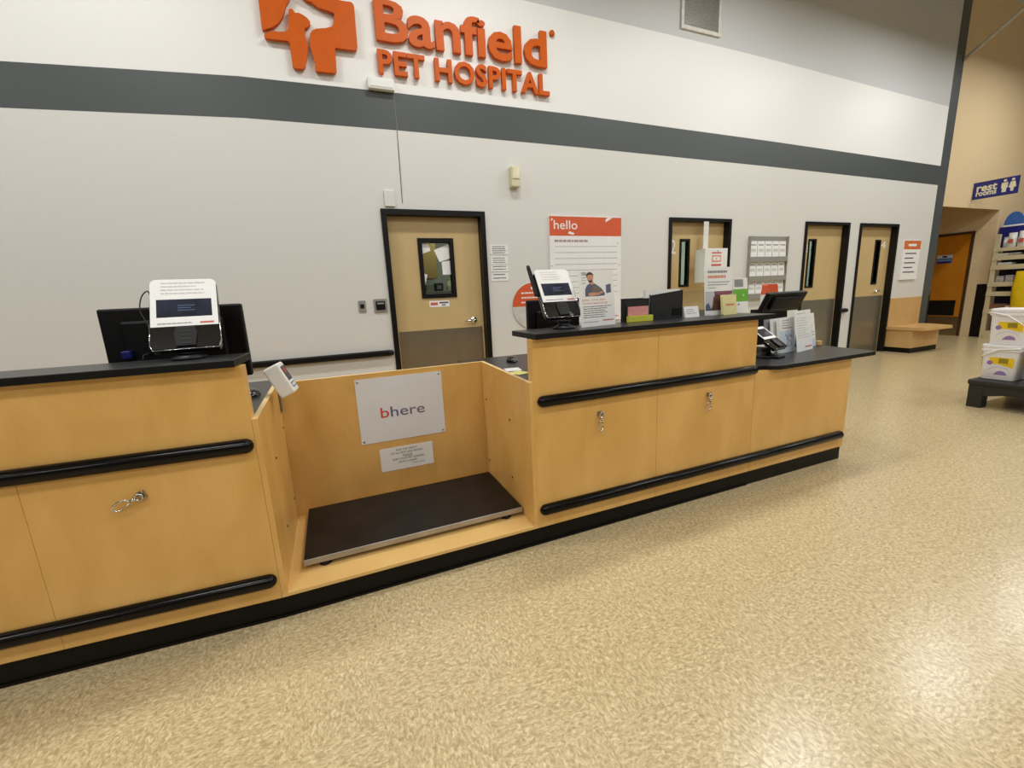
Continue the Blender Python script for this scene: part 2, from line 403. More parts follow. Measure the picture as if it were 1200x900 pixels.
# ------------------------------------------------------------------ doors
def door(n, lab, win, kick=.94, handle=None, slab_dx=(.055, .055), y=.075, fr=.052):
    x0, x1 = D[n]
    t = thing('door_%d' % n, ((x0+x1)/2, y, 0), lab, 'door', kind='structure')
    b = B()
    for a, c in ((x0, x0+fr), (x1-fr, x1)): b.box(a, -.022, 0, c, .13, DH, BLACKF, .004)
    b.box(x0+fr-.003, -.0219, DH-fr, x1-fr+.003, .1299, DH-.0001, BLACKF, .002)
    for a, c in ((x0+fr, x0+fr+.015), (x1-fr-.015, x1-fr)): b.box(a, y+.045, 0, c, .13, DH-fr, BLACKF)
    obj('door_frame', b, t)
    a0, a1, z1 = x0+fr+.003, x1-fr-.003, DH-fr-.003
    wx0, wx1, wz0, wz1, wf = win
    b = B()
    for q in ((a0, .008, wx0, z1), (wx1, .008, a1, z1), (wx0, .008, wx1, wz0), (wx0, wz1, wx1, z1)): b.box(q[0], y, q[1], q[2], y+.044, q[3], DOORW)
    obj('door_panel', b, t)
    b = B()
    for q in ((wx0-wf, wz0-wf, wx0, wz1+wf), (wx1, wz0-wf, wx1+wf, wz1+wf), (wx0, wz0-wf, wx1, wz0), (wx0, wz1, wx1, wz1+wf)): b.box(q[0], y-.012, q[1], q[2], y+.05, q[3], BLACKF, .003)
    wf_o = obj('window_frame', b, t)
    b = B(); b.box(wx0, y+.018, wz0, wx1, y+.024, wz1, PANE); sub('window_glass', b, wf_o)
    b = B(); b.box(a0+.02, y-.003, .012, a1-.02, y-.0002, kick, KICK); obj('kick_plate', b, t, lab='brushed steel kick plate')
    if handle:
        hx, hz, dr = handle
        b = B(); My = Matrix.Translation((hx, y-.0005, hz)) @ Matrix.Rotation(PI/2, 4, 'X')
        b.lathe([(.036, 0), (.036, .006), (.03, .012), (.013, .016), (.013, .05), (.012, .06)], CHROME, 24, My)
        b.tube([(hx, y-.055, hz), (hx+dr*.02, y-.06, hz), (hx+dr*.07, y-.058, hz-.004), (hx+dr*.115, y-.05, hz-.008)], [.012, .012, .010, .008], CHROME, 12)
        obj('handle', b, t, lab='chrome lever handle')
    return t, a0, a1
def win_px(tl, br, y, wf):
    A = onY(*tl, y); Z = onY(*br, y); w = max(Z.x-A.x, .15); return (A.x+wf, A.x+w-wf, Z.z+wf, A.z-wf, wf)
HAN = onY(557, 375, .02); KZ1 = onY(520, 385.5, .07).z
t1, _, _ = door(1, 'tan door with a square glass window, between the wall plates and the four small notices', win_px((488.5, 279), (535.5, 348), .075, .045), KZ1, (HAN.x, HAN.z, -1))
A = onY(503, 353, .07); Z = onY(527, 359, .07); sh = Sheet((A.x, .0725, Z.z), (Z.x-A.x, 0, 0), (0, 0, A.z-Z.z))
b = B(); sh.board(b, .002, PAPER); b2 = B(); sh.rect(b2, .06, .3, .42, .75, INKR); sh.rect(b2, .5, .55, .95, .8, INKD); sh.rect(b2, .62, .2, .8, .4, INKD)
pl = obj('door_sign', b, t1); sub('print', b2, pl)
# things seen through the window of that door: papers taped on the glass, and cabinets in the room behind
cb = B(); TANC = wood('tan_cabinet', (190, 158, 96), (178, 144, 84), .5)
cb.box(.75, 1.52, 1.58, 1.44, 1.85, 2.5, TANC, .004); cb.box(1.249, 1.512, 1.59, 1.255, 1.519, 2.49, BLACKF)
obj('wall_cabinet', cb, lab='tan wall cabinet seen through the square door window', cat='cabinet', origin=(1.1, 1.65, 1.58))
cb = B(); cb.box(.8, 1.3, 0, 1.9, 1.9, 1.36, mat('back_counter_grey', (128, 132, 124), .5), .006); cb.box(.78, 1.28, 1.36, 1.92, 1.92, 1.40, GREYM, .004)
obj('back_counter', cb, lab='grey high counter top in the room behind the square door window', cat='counter', origin=(1.35, 1.6, 0))
APD = mat('dark_appliance', (44, 46, 42), .4)
t = thing('small_appliance', (1.42, 1.42, 1.4002), 'dark appliance on the back counter seen low in the square door window', 'appliance')
b = B(); b.box(1.36, 1.36, 1.4005, 1.47, 1.48, 1.51, APD, .01); obj('body', b, t); b = B(); b.box(1.38, 1.35, 1.43, 1.44, 1.3595, 1.48, GREYM, .003); obj('front_panel', b, t)
t = thing('jug', (1.57, 1.42, 1.4002), 'pale jug on the back counter seen low in the square door window', 'jug')
b = B(); b.lathe([(.035, 0), (.042, .01), (.04, .09), (.026, .12), (.022, .16), (.025, .165)], IVORY, 20, Matrix.Translation((1.57, 1.42, 1.4005))); obj('body', b, t)
t = thing('box', (1.29, 1.42, 1.4002), 'grey-green box on the back counter seen low in the square door window', 'box')
b = B(); b.box(1.24, 1.36, 1.4005, 1.34, 1.48, 1.49, mat('grey_green_card', (138, 146, 128), .6), .004); obj('carton', b, t)
def taped(pts, k):
    b = B(); Q = [onY(x, y, .092) for x, y in pts]
    b.add([(q.x, .0935, q.z) for q in Q]+[(q.x, .0925, q.z) for q in Q], [(3, 2, 1, 0), (4, 5, 6, 7), (0, 1, 5, 4), (1, 2, 6, 5), (2, 3, 7, 6), (3, 0, 4, 7)], PAPER)
    c = sum((Vector((q.x, .093, q.z)) for q in Q), Vector())/4
    obj('paper_sheet', b, lab=['white paper taped to the upper left of the square door window', 'large tilted white paper taped to the upper right of the square door window', 'small upright white paper under the tilted one in the square door window', 'paper taped at the lower left corner of the square door window'][k], cat='paper', group='papers in the door window', origin=c)
taped([(493.5, 298), (504.5, 294), (502, 284), (492.5, 284)], 0)
taped([(515, 307), (528.5, 302.5), (528, 285), (508.5, 293)], 1)
taped([(519, 322), (529.5, 321.5), (528.8, 305), (517.5, 307)], 2)
taped([(497, 336), (498.5, 334), (501, 322), (495.5, 320)], 3)
t2, a0, a1 = door(2, 'tan door with a white 2 and narrow window, behind the hanging white box', win_px((796.5, 280), (806.3, 336), .075, .03), .98, None, fr=.042)
def door_num(t, s, tl, br):
    A = onY(*tl, .074); Z = onY(*br, .074); q = Sheet((A.x, .0745, Z.z), (Z.x-A.x, 0, 0), (0, 0, A.z-Z.z)); b = B(); q.text(b, s, 0, 0, 1, 1, WHPL, 0, .01); obj('number', b, t)
door_num(t2, '2', (786.5, 281), (791.5, 297.5))
t3, _, _ = door(3, 'tan door with narrow lit window, right of the grey brochure rack', win_px((947.5, 280), (951.5, 337), .075, .028), 1.0, None, fr=.042)
HAN = onY(1030, 341, .02)
t4, _, _ = door(4, 'tan door with a 4, narrow dark window and lever handle, beside the bench', win_px((1026, 281), (1026, 333), .075, .028), 1.0, (HAN.x, HAN.z, -1), fr=.042)
door_num(t4, '4', (1033, 283), (1037.5, 291))
door_num(t3, '3', (945.2, 287), (946.6, 296))
# joint in the wall above the first door
A = onY(461.5, 109, 0); Z = onY(471, 238, 0)
b = B(); b.add([(A.x, -.001, A.z), (A.x+.008, -.001, A.z), (Z.x+.008, -.001, Z.z), (Z.x, -.001, Z.z)], [(0, 1, 2, 3)], mat('joint_shadow_gap', (92, 89, 84), .8))
b.box(A.x-.001, -.003, Z.z, A.x, -.0005, A.z, WALL)
obj('trim_1', b, kind='structure')
# ------------------------------------------------------------------ the big orange sign
A = onY(437, 0, -.03); 
sg = thing('wall_sign', (.9, -.03, 3.3), 'raised orange letters and cross emblem with dog and cat outline high on the white wall', 'sign')
def poly_px(pts, y, sub_=3):
    """closed smooth outline given in photo pixels on the plane y"""
    return [(q.x, q.z) for q in (onY(px, py, y) for px, py in pts)]
def crop(pts): return [(290+x*140/1200, y*105/900) for x, y in pts]
def solid(b, pts, y0, y1, m, bev=.006):
    b_ = bmesh.new(); lo = [b_.verts.new((p[0], y1, p[1])) for p in pts]; hi = [b_.verts.new((p[0], y0, p[1])) for p in pts]; n = len(pts)
    f1 = b_.faces.new(hi); f2 = b_.faces.new(lo[::-1])
    for i in range(n): b_.faces.new((lo[i], lo[(i+1) % n], hi[(i+1) % n], hi[i]))
    bmesh.ops.recalc_face_normals(b_, faces=list(b_.faces))
    bmesh.ops.triangulate(b_, faces=[f1, f2]); b.bm(b_, m)
YS0, YS1 = -.05, -.012
pieces = [
    [(100, -190), (330, -190), (440, -60), (415, 0), (385, 45), (370, 110), (352, 165), (325, 210), (290, 245), (240, 275), (190, 290), (152, 300), (143, 280), (128, 160), (110, 0)],
    [(412, 95), (425, 88), (445, 85), (462, 105), (478, 128), (515, 128), (560, 150), (600, 180), (628, 215), (630, 245), (600, 275), (572, 285), (585, 370), (608, 450), (605, 530), (590, 610), (578, 670), (560, 690), (480, 688), (455, 665), (447, 620), (432, 520), (422, 430), (405, 408), (330, 400), (230, 388), (180, 383), (165, 355), (180, 335), (205, 322), (250, 308), (310, 318), (370, 318), (400, 300), (412, 270)],
    [(560, -190), (700, -190), (760, -60), (940, 5), (1040, 20), (1062, 40), (1072, 70), (1090, 300), (1105, 470), (1098, 498), (1075, 502), (980, 492), (880, 478), (885, 560), (895, 715), (880, 733), (690, 715), (680, 700), (676, 620), (650, 540), (628, 460), (622, 380), (630, 335), (650, 305), (690, 288), (790, 280), (845, 268), (862, 240), (872, 135), (855, 122), (790, 98), (720, 78), (690, 60), (640, 15), (585, 0), (520, -60)]]
b = B()
for p in pieces: solid(b, poly_px(crop(p), YS0), YS0, YS1, ORANGE)
obj('emblem', b, sg)
def letters(text, px_bl, px_br, px_h, bold, space=1.0, xh=None):
    """raised letters, each a mesh of its own; baseline from px_bl to px_br, height from px_h (a pixel at cap height above the left end)"""
    P0 = onY(*px_bl, YS0); P1 = onY(*px_br, YS0); Hh = onY(*px_h, YS0).z-P0.z
    vs, fs = text_geo(text, bold, space); vs, fs = weld([v.copy() for v in vs], fs)
    x0 = min(v.x for v in vs); x1 = max(v.x for v in vs)
    cap = max(v.y for v in vs); base = min(v.y for v in vs)
    sx = (P1.x-P0.x)/(x1-x0); sz = Hh/(cap-base); isl = islands(vs, fs); boxes = []
    if xh:                                              # lift the lower-case height to the sign's proportions
        xv = xh[0]*(cap-base)
        for v in vs:
            y = v.y-base; v.y = base+(y*xh[1]/xh[0] if y <= xv else (xh[1]+(y-xv)/(cap-base)*(1-xh[1])/(1-xh[0]))*(cap-base))
    for g in isl:
        ids = {i for f in g for i in f}; boxes.append([min(vs[i].x for i in ids), max(vs[i].x for i in ids), g])
    boxes.sort(key=lambda q: q[0]); merged = []
    for q in boxes:
        if merged and min(q[1], merged[-1][1])-max(q[0], merged[-1][0]) > .8*min(q[1]-q[0], merged[-1][1]-merged[-1][0]): merged[-1][2] = merged[-1][2]+q[2]; merged[-1][1] = max(q[1], merged[-1][1])
        else: merged.append(q)
    for q in merged:
        bm_ = bmesh.new(); mp = {}
        for f in q[2]:
            try: bm_.faces.new([mp.setdefault(i, None) or mp.__setitem__(i, bm_.verts.new((P0.x+(vs[i].x-x0)*sx, YS0, P0.z+(P1.z-P0.z)*(vs[i].x-x0)/(x1-x0)+(vs[i].y-base)*sz))) or mp[i] for i in f])
            except ValueError: pass
        ex = bmesh.ops.extrude_face_region(bm_, geom=list(bm_.faces))
        for v in [g for g in ex['geom'] if isinstance(g, bmesh.types.BMVert)]: v.co.y = YS1
        bmesh.ops.recalc_face_normals(bm_, faces=list(bm_.faces))
        o = B(); o.bm(bm_, ORANGE); obj('letter', o, sg)
letters('Banfield', (441.5, 46.8), (641.5, 80), (434.5, -5), .022, .98, (.74, .81))
letters('PET HOSPITAL', (444.5, 85.5), (644.5, 112.5), (441, 56), .03, 1.05)
q = onY(648.5, 37, YS0); b = B(); b.lathe([(.03, 0), (.03, .012)], ORANGE, 20, Matrix.Translation((q.x, YS1, q.z)) @ Matrix.Rotation(PI/2, 4, 'X')); obj('mark', b, sg)
# ------------------------------------------------------------------ fittings on the white wall
def wallbox(name, tl, br, depth, m, lab, cat, bev=.006, group=None, extra=None, y=0):
    A = onY(*tl, y-depth); Z = onY(*br, y-depth); b = B(); c = ((A.x+Z.x)/2, y, (A.z+Z.z)/2)
    if extra:
        t = thing(name, c, lab, cat, group); b.box(A.x, y-depth, Z.z, Z.x, y-.001, A.z, m, bev); obj('housing', b, t); extra(t, A, Z); return t
    b.box(A.x, y-depth, Z.z, Z.x, y-.001, A.z, m, bev); return obj(name, b, lab=lab, cat=cat, group=group, origin=c)
def chime_x(t, A, Z):
    b = B(); b.box(A.x+.02, -.064, Z.z+.02, Z.x-.02, -.0605, A.z-.03, PAPER, .001); obj('lens', b, t)
wallbox('wall_alarm', (430, 88), (463, 106.5), .06, WHPL, 'white oblong alarm box overlapping the dark stripe under the orange letters', 'alarm', .012, extra=chime_x)
wallbox('blank_plate', (449.5, 222.5), (463.5, 242), .02, WALL, 'small white box on the wall just above the square-window door', 'wall plate', .004)
def sensor_x(t, A, Z):
    b = B(); b.box(A.x+.012, -.088, Z.z+.08, Z.x-.012, -.0795, A.z-.015, mat('sensor_lens', (236, 228, 196), .3), .003); obj('lens', b, t)
wallbox('motion_sensor', (599, 194), (610.5, 219), .08, IVORY, 'ivory motion sensor high on the wall above the hello board', 'sensor', .01, extra=sensor_x)
def plate_x(t, A, Z):
    b = B(); x = (A.x+Z.x)/2; z = (A.z+Z.z)/2; b.box(x-.018, -.014, z-.02, x+.018, -.009, z+.02, BLKPL, .003); obj('button', b, t)
wallbox('switch_plate', (419.5, 352.5), (429.5, 365.5), .01, GREYM, 'narrow steel wall plate with a button, left of the card reader plate', 'switch', .002, extra=plate_x)
def reader_x(t, A, Z):
    b = B(); w = Z.x-A.x; h = A.z-Z.z; b.box(A.x+w*.15, -.02, Z.z+h*.18, Z.x-w*.15, -.0101, A.z-h*.18, BLKPL, .003); o = obj('insert', b, t)
    b = B(); b.box(A.x+w*.25, -.0212, A.z-h*.4, Z.x-w*.25, -.0198, A.z-h*.28, GREYM); sub('slot', b, o)
wallbox('door_plate', (437.5, 350.5), (454.5, 365.5), .012, GREYM, 'wider grey wall plate with black insert, next to the door frame', 'switch', .002, extra=reader_x)
# bumper rail along the wall
zA = onY(462, 413, -.03); zB = onY(286, 427, -.03); zc = (zA.z+zB.z)/2
b = B(); b.box(-4.5, -.05, zA.z-.03, zA.x-.03, -.001, zA.z+.03, BLKPL, .012); b.capsule((zA.x-.04, -.026, zA.z), (zA.x-.03, -.026, zA.z), .03, BLKPL)
obj('bumper_rail', b, lab='long black bumper rail on the white wall left of the square-window door', cat='rail', origin=(-1, -.02, zA.z))
A = onY(984, 364, -.03); Z = onY(993, 363.5, -.03); b = B(); b.capsule((A.x+.03, -.028, A.z), (Z.x-.03, -.028, Z.z), .032, BLKPL); b.box(A.x+.03, -.028, A.z-.03, Z.x-.03, -.0, A.z+.03, BLKPL)
obj('bumper_rail', b, lab='short black bumper stub on the wall between the two rightmost tan doors', cat='rail', origin=(A.x, -.02, A.z))
# four little notices
for k, (tl, br, nl, lb) in enumerate((((574, 287), (595.5, 298), 4, 'topmost and tallest of the four small white notices beside the door'), ((575, 301), (595.7, 309.5), 3, 'second from top of the four small white notices beside the door'), ((575, 311), (595.9, 318), 2, 'third from top of the four small white notices beside the door'), ((575.5, 320), (596.3, 329), 2, 'lowest of the four small white notices beside the door'))):
    s = wall_sheet(tl, br, 0, .004); t = thing('notice', s.O+s.u*s.W/2, lb, 'notice', 'small notices beside the door')
    b = B(); s.board(b, .003, PAPER); o = obj('card', b, t); b = B(); s.lines(b, .12, .86, .88, nl, .86/nl, .09 if nl > 2 else .12, INKD, .15); sub('print', b, o)
# hello board
s = wall_sheet((643.5, 253), (727.5, 374), 0, .02)
t = thing('wall_poster', s.P(.5, 0), 'large white board with orange hello header on the wall behind the counter', 'poster')
b = B(); s.board(b, .018, PAPER, .008); brd = obj('board', b, t)
b = B(); s.rect(b, 0, .825, 1, 1, ORANGER); sub('header', b, brd)
b = B(); vb = [s.pix(*p) for p in ((649, 268.5), (676.5, 258.5))]; s.text(b, 'hello', vb[0][0], vb[0][1], vb[1][0], vb[1][1], PAPER, .0012, .004); 
for q in ([(.77, .955), (.84, .985), (.87, .998), (.8, .998), (.77, .98)], [(.24, .845), (.32, .835), (.33, .85), (.26, .868)], [(.02, .955), (.05, .97), (.03, .985)]): s.poly(b, q, PAPER, .0011)
sub('lettering', b, brd)
b = B(); s.lines(b, .06, .79, .52, 1, .1, .022, mat('heading_ink', (176, 150, 150), .6))
for k in range(9): s.rect(b, .06, .725-k*.055, .94, .729-k*.055, INKG)
for p in ((.95, .76), (.02, .55), (.97, .55)): s.disc(b, p[0], p[1], .006, INKD)
s.lines(b, .78, .045, .96, 1, .1, .012, INKR); sub('print', b, brd)
# round sign behind the terminal
c = onY(624.5, 358.5, -.012); rr = (onY(648, 358, -.012).x-onY(601.5, 358, -.012).x)/2
t = thing('round_sign', c, 'round orange and grey sign on the wall behind the second card terminal', 'sign')
s = Sheet((c.x-rr, -.012, c.z-rr*1.03), (2*rr, 0, 0), (0, 0, 2.06*rr)); b = B(); s.disc(b, .5, .5, rr, mat('grey_sign_face', (206, 203, 196), .45), 0, 48, rr*1.03, .011); o = obj('disc', b, t)
b = B(); s.poly(b, [(.5+.5*math.cos(a), .5+.5*math.sin(a)) for a in [PI*k/24*1.0 for k in range(25)]], ORANGER, .0008); sub('print', b, o)
b = B(); s.lines(b, .22, .80, .8, 3, .1, .03, PAPER, .1, .0014); s.disc(b, .5, .89, .02, PAPER, .0014); sub('lettering', b, o)
# brochure rack
s = wall_sheet((879.5, 276.5), (918, 345.5), 0, .03)
bx0, bx1, bz0, bz1 = s.O.x, s.O.x+s.W, s.O.z, s.O.z+s.H
RK = mat('rack_grey', (158, 154, 144), .45, .2, var=.03)
t = thing('brochure_rack', s.P(.5, 0, .03), 'grey wall rack with three rows of white brochures between two tan doors', 'rack')
b = B(); b.box(bx0, -.012, bz0, bx1, -.001, bz1, RK, .002); obj('back_panel', b, t)
rows = [(.665, .92), (.345, .595), (.05, .275)]
for r0, r1 in rows:
    b = B(); z = bz0+r0*s.H; b.box(bx0, -.055, z-.075, bx1, -.0125, z-.002, RK, .003); obj('shelf', b, t)
for x in (bx0-.004, bx1): 
    b = B(); b.box(x, -.05, bz0, x+.004, -.001, bz1, RK); obj('side_panel', b, t)
RL = ['top', 'middle', 'bottom']; CL = ['first', 'second', 'third', 'fourth', 'fifth']
for r, (r0, r1) in enumerate(rows):
    for k in range(5):
        w = s.W/5; x = bx0+.012+k*(s.W-.02)/5; z = bz0+r0*s.H
        q = Sheet((x+.004, -.032, z), (w-.018, 0, 0), (0, .012, (r1-r0)*s.H)); b = B(); q.board(b, .01, PAPER)
        q.rect(b, .12, .72, .88, .8, INKG); q.rect(b, .12, .3, .88, .5, mat('pale_print', (208, 206, 196), .6))
        obj('brochure', b, lab='%s white brochure from the left in the %s row of the grey rack' % (CL[k], RL[r]), cat='brochure', group='brochures in the grey wall rack', origin=q.P(.5, 0))
# small sign right of the last door
s = wall_sheet((1060.5, 282), (1073.5, 327), 0, .025); s = Sheet(s.O, s.u*s.W, s.v*s.H)
t = thing('wall_poster', s.P(.5, 0), 'narrow white sign with orange header on the wall above the wooden bench', 'sign')
b = B(); s.board(b, .024, PAPER); o = obj('board', b, t); b = B(); s.rect(b, 0, .78, 1, 1, mat('orange_header', (218, 112, 52), .45)); s.rect(b, .25, .86, .75, .92, PAPER, .001); sub('header', b, o)
b = B()
for k in range(5): s.rect(b, .12, .66-k*.12, .8-(k % 2)*.15, .69-k*.12, INKD)
sub('print', b, o)
# return-air grille up on the grey field
A = onY(799, -40, -.02); Z = onY(843, 41, -.02)
t = thing('wall_vent', ((A.x+Z.x)/2, 0, Z.z), 'framed grey air grille high on the wall right of the orange letters', 'vent')
b = B(); vx0, vx1, vz0, vz1 = 4.225, 4.85, 4.30, 4.95
for q in ((vx0, vz0, vx0+.04, vz1), (vx1-.04, vz0, vx1, vz1), (vx0+.04, vz0, vx1-.04, vz0+.04), (vx0+.04, vz1-.04, vx1-.04, vz1)): b.box(q[0], -.025, q[1], q[2], -.001, q[3], mat('vent_frame', (218, 214, 204), .45), .004)
obj('vent_frame', b, t); b = B()
b.box(vx0+.04, -.006, vz0+.04, vx1-.04, -.002, vz1-.04, mat('vent_back', (150, 146, 140), .6))
for k in range(28): z = vz0+.045+k*.02; b.box(vx0+.042, -.014, z, vx1-.042, -.009, z+.013, GREYM)
obj('grille', b, t)
# white box hung in front of door 2
hy = -.29
A = onY(826.5, 291, hy); Z = onY(851, 330, hy)
t = thing('hanging_box', ((A.x+Z.x)/2, hy+.1, Z.z), 'white box with small red logo on a strap before the door numbered 2', 'box')
Sb = onY(814.5, 293, hy+.255).x
b = B(); b.prism([(A.x, hy), (Z.x, hy), (Z.x-.02, hy+.25), (Sb, hy+.25)], 'z', Z.z-.0, A.z, WHPL, .004); o = obj('case', b, t)
q = Sheet((A.x, hy-.0008, Z.z), (Z.x-A.x, 0, 0), (0, 0, A.z-Z.z)); b = B(); w0, w1 = q.pix(834, 311), q.pix(845, 299)
q.rect(b, w0[0], w0[1]+.1, w1[0], w1[1], INKO, .0004); q.rect(b, w0[0]+.04, w0[1]+.14, w1[0]-.04, w1[1]-.04, WHPL, .0007); q.rect(b, w0[0]-.02, w0[1]-.02, w1[0]+.02, w0[1]+.04, INKR); q.rect(b, w0[0]-.02, w1[1]+.05, w1[0]+.02, w1[1]+.09, INKR)
q.text(b, '?', w0[0]+.15, w0[1]+.17, w1[0]-.15, w1[1]-.08, INKR, .001, .01); q.disc(b, .56, .92, .008, INKD); sub('print', b, o)
A2 = onY(825.5, 262.5, -.036); Z2 = onY(829.5, 290, -.036)
b = B(); b.box(Z2.x-.085, -.038, A.z-.03, Z2.x+.0, -.034, DH-.045, WALL)
obj('strap', b, t)
# ------------------------------------------------------------------ counters
CY = -2.707
def rails(t, x0, x1, z, name='bumper_rail', ends=(True, True)):
    """half-round bumper: flattened tube with rounded ends, on the local front face y = 0"""
    b = B(); r = .029; pts = []; rs = []
    n = 6
    for i in range(n): a = PI/2*i/(n-1); pts.append((x0+r-r*math.cos(a), 0, 0)); rs.append(max(r*math.sin(a), .0005))
    for i in range(n): a = PI/2*(n-1-i)/(n-1); pts.append((x1-r+r*math.cos(a), 0, 0)); rs.append(max(r*math.sin(a), .0005))
    vs = []; K = 14
    for (x, _, _), q in zip(pts, rs):
        for k in range(K): a = 2*PI*k/K; vs.append((x, -.006+q*.95*math.cos(a)*1.0, z+q*math.sin(a)))
    fs = [(i*K+k, i*K+(k+1) % K, (i+1)*K+(k+1) % K, (i+1)*K+k) for i in range(len(pts)-1) for k in range(K)]
    b.add(vs, fs, BLKRAIL, True); return obj(name, b, t, world=False)
def snap_hook(t, x, z, ang):
    """steel leash snap: swivel eye on a plate, body and open hook"""
    M = Matrix.Translation((x, -.014, z)) @ Matrix.Rotation(ang, 4, 'Y')
    b = B(); b.box(-.016, .002, -.012, .016, .0135, .012, STEEL, .003, M); o = obj('hook_plate', b, t, world=False, lab='steel leash snap')
    b = B(); T = lambda p: M @ Vector(p)
    b.tube([T((.012*math.sin(a), -.004, -.006+.012*math.cos(a))) for a in [2*PI*k/16 for k in range(16)]], .003, CHROME, 8, True)
    b.tube([T((0, -.004, -.016)), T((0, -.004, -.035))], [.008, .006], CHROME, 10)
    b.tube([T((0, -.004, -.035)), T((-.013, -.004, -.045)), T((-.016, -.004, -.07)), T((-.011, -.004, -.088)), T((0, -.004, -.095)), T((.011, -.004, -.088)), T((.014, -.004, -.075))], .0036, CHROME, 8)
    b.tube([T((.004, -.004, -.036)), T((.014, -.004, -.075))], .0026, CHROME, 8)
    sub('snap', b, o, world=False)
# left counter (turned a little)
AC = .0645; AR = -.3285
tA = thing('reception_counter', (AR, CY, 0), 'maple counter unit at left with two black rails and a sideways leash snap', 'counter', 'maple counter units', rz=-AC)
b = B(); b.box(-2.3, .012, .0, 0, .03, .098, PLINTH); b.box(-2.3, .006, 0, 0, .012, .012, PLINTH); obj('plinth', b, tA, world=False)
b = B(); b.box(-2.3, .0, .099, -.7205, .02, .7925, MAPLE, .001); obj('front_panel', b, tA, world=False)
b = B(); b.box(-.7195, .0, .099, -.0, .02, .7925, MAPLE, .001); obj('front_panel', b, tA, world=False)
b = B(); b.box(-2.3, .0, .7935, 0, .056, 1.084, MAPLE, .001); obj('screen_panel', b, tA, world=False)
b = B(); b.box(-2.3, .0205, .099, -.09, 1.2, .788, MAPLE); obj('carcass', b, tA, world=False)
rails(tA, -2.3, -.004, .776); rails(tA, -2.3, -.006, .192)
snap_hook(tA, -.385, .645, math.radians(68))
def MA(x, y, z): return WM[tA.name] @ Vector((x, y, z))
b = B(); b.box(-2.3, -.03, 1.0845, -.016, .225, 1.112, BLKLAM, .003)
o = obj('countertop', B().add([MA(*v) for v in b.v], b.f, BLKLAM).faces_by(lambda n: n.z < .5, BLKEDGE), lab='black transaction ledge on top of the left maple counter', cat='countertop', origin=MA(-.5, .1, 1.084))
b = B(); b.prism([(AR-2.3, -2.46), (AR-.0, -2.63), (AR-.0, -1.35), (AR-2.3, -1.35)], 'z', .79, .82, BLKLAM)
obj('desk_top', b, lab='black work surface behind the left maple counter', cat='worktop', origin=MA(-.5, .7, .79))
# weighing bay
BX0, BX1, BY = -.3275, .866, -1.985
tb = thing('weighing_bay', ((BX0+BX1)/2, CY, 0), 'open maple bay between the counters holding the floor scale', 'bay')
b = B(); b.box(BX0, CY+.012, 0, BX1, CY+.03, .098, PLINTH); b.box(BX0, CY+.006, 0, BX1, CY+.012, .012, PLINTH); obj('plinth', b, tb)
b = B(); b.box(BX0, CY, .099, BX1, BY, .115, MAPLEE, .001); b.box(BX0+.02, CY+.2, .03, BX1-.02, BY-.02, .098, MAPLE); obj('floor_panel', b, tb)
b = B(); b.box(BX0, BY, .0, BX1, BY+.02, .893, MAPLE, .001); b.faces_by(lambda n: n.z > .9, MAPLETOP); bp = obj('back_panel', b, tb)
for x in (BX0, BX1-.02):
    b = B(); b.prism([(CY-.0, .1155), (BY-.0005, .1155), (BY-.0005, .893), (CY, .876)], 'x', x, x+.02, MAPLE, 0); b.faces_by(lambda n: n.z > .9, MAPLETOP); sp = obj('side_panel', b, tb)
    b = B()
    for yy, zz in ((CY+.28, .62), (CY+.28, .28), (BY-.06, .66), (BY-.06, .25)):
        b.lathe([(.006, 0), (.005, .003)], BLKPL, 10, Matrix.Translation((x+(.0201 if x < 0 else -.0001), yy, zz)) @ Matrix.Rotation(PI/2 if x < 0 else -PI/2, 4, 'Y'))
    sub('screw', b, sp)
# bhere board and notice
s = Sheet((.078, BY-.0045, .474), (.503, 0, 0), (0, 0, .389))
t = thing('sign_board', s.P(.5, 0), 'glossy white bhere board screwed to the back of the weighing bay', 'sign')
b = B(); s.board(b, .004, GLOSSW, .004); brd = obj('board', b, t)
lc = [(214, 74, 52), (104, 92, 140), (104, 100, 132), (112, 104, 122), (120, 110, 118)]
vs, fs = text_geo('bhere', .006); w0 = s.pix(446.8, 490.2); w1 = s.pix(497, 471.2); vs, fs = weld(vs, fs)
x0 = min(v.x for v in vs); x1 = max(v.x for v in vs); y0 = min(v.y for v in vs); y1 = max(v.y for v in vs)
isl = sorted(islands(vs, fs), key=lambda g: min(vs[i].x for f in g for i in f))
for k, g in enumerate(isl):
    b = B(); ids = sorted({i for f in g for i in f}); mp_ = {i: n_ for n_, i in enumerate(ids)}; b.add([s.P(w0[0]+(v.x-x0)/(x1-x0)*(w1[0]-w0[0]), w0[1]+(v.y-y0)/(y1-y0)*(w1[1]-w0[1]), .0008) for v in (vs[i] for i in ids)], [[mp_[i] for i in f] for f in g], mat('logo_ink_%d' % k, lc[min(k, 4)], .4)); sub('letter', b, brd)
for a, c in ((.03, .96), (.97, .96), (.03, .04), (.97, .04)):
    b = B(); q = s.P(a, c, 0); b.lathe([(.006, 0), (.005, .003)], STEEL, 12, Matrix.Translation(q) @ Matrix.Rotation(PI/2, 4, 'X')); sub('screw', b, brd)
A = onY(444.5, 527, BY); Z = onY(508.5, 541.5, BY)
s = Sheet((A.x, BY-.003, Z.z-.003), (Z.x-A.x, 0, 0), (0, 0, A.z-Z.z+.003))
t = thing('safety_notice', s.P(.5, 0), 'small white pet safety notice below the bhere board', 'notice')
b = B(); s.board(b, .0025, PAPER, .008); o = obj('card', b, t); b = B()
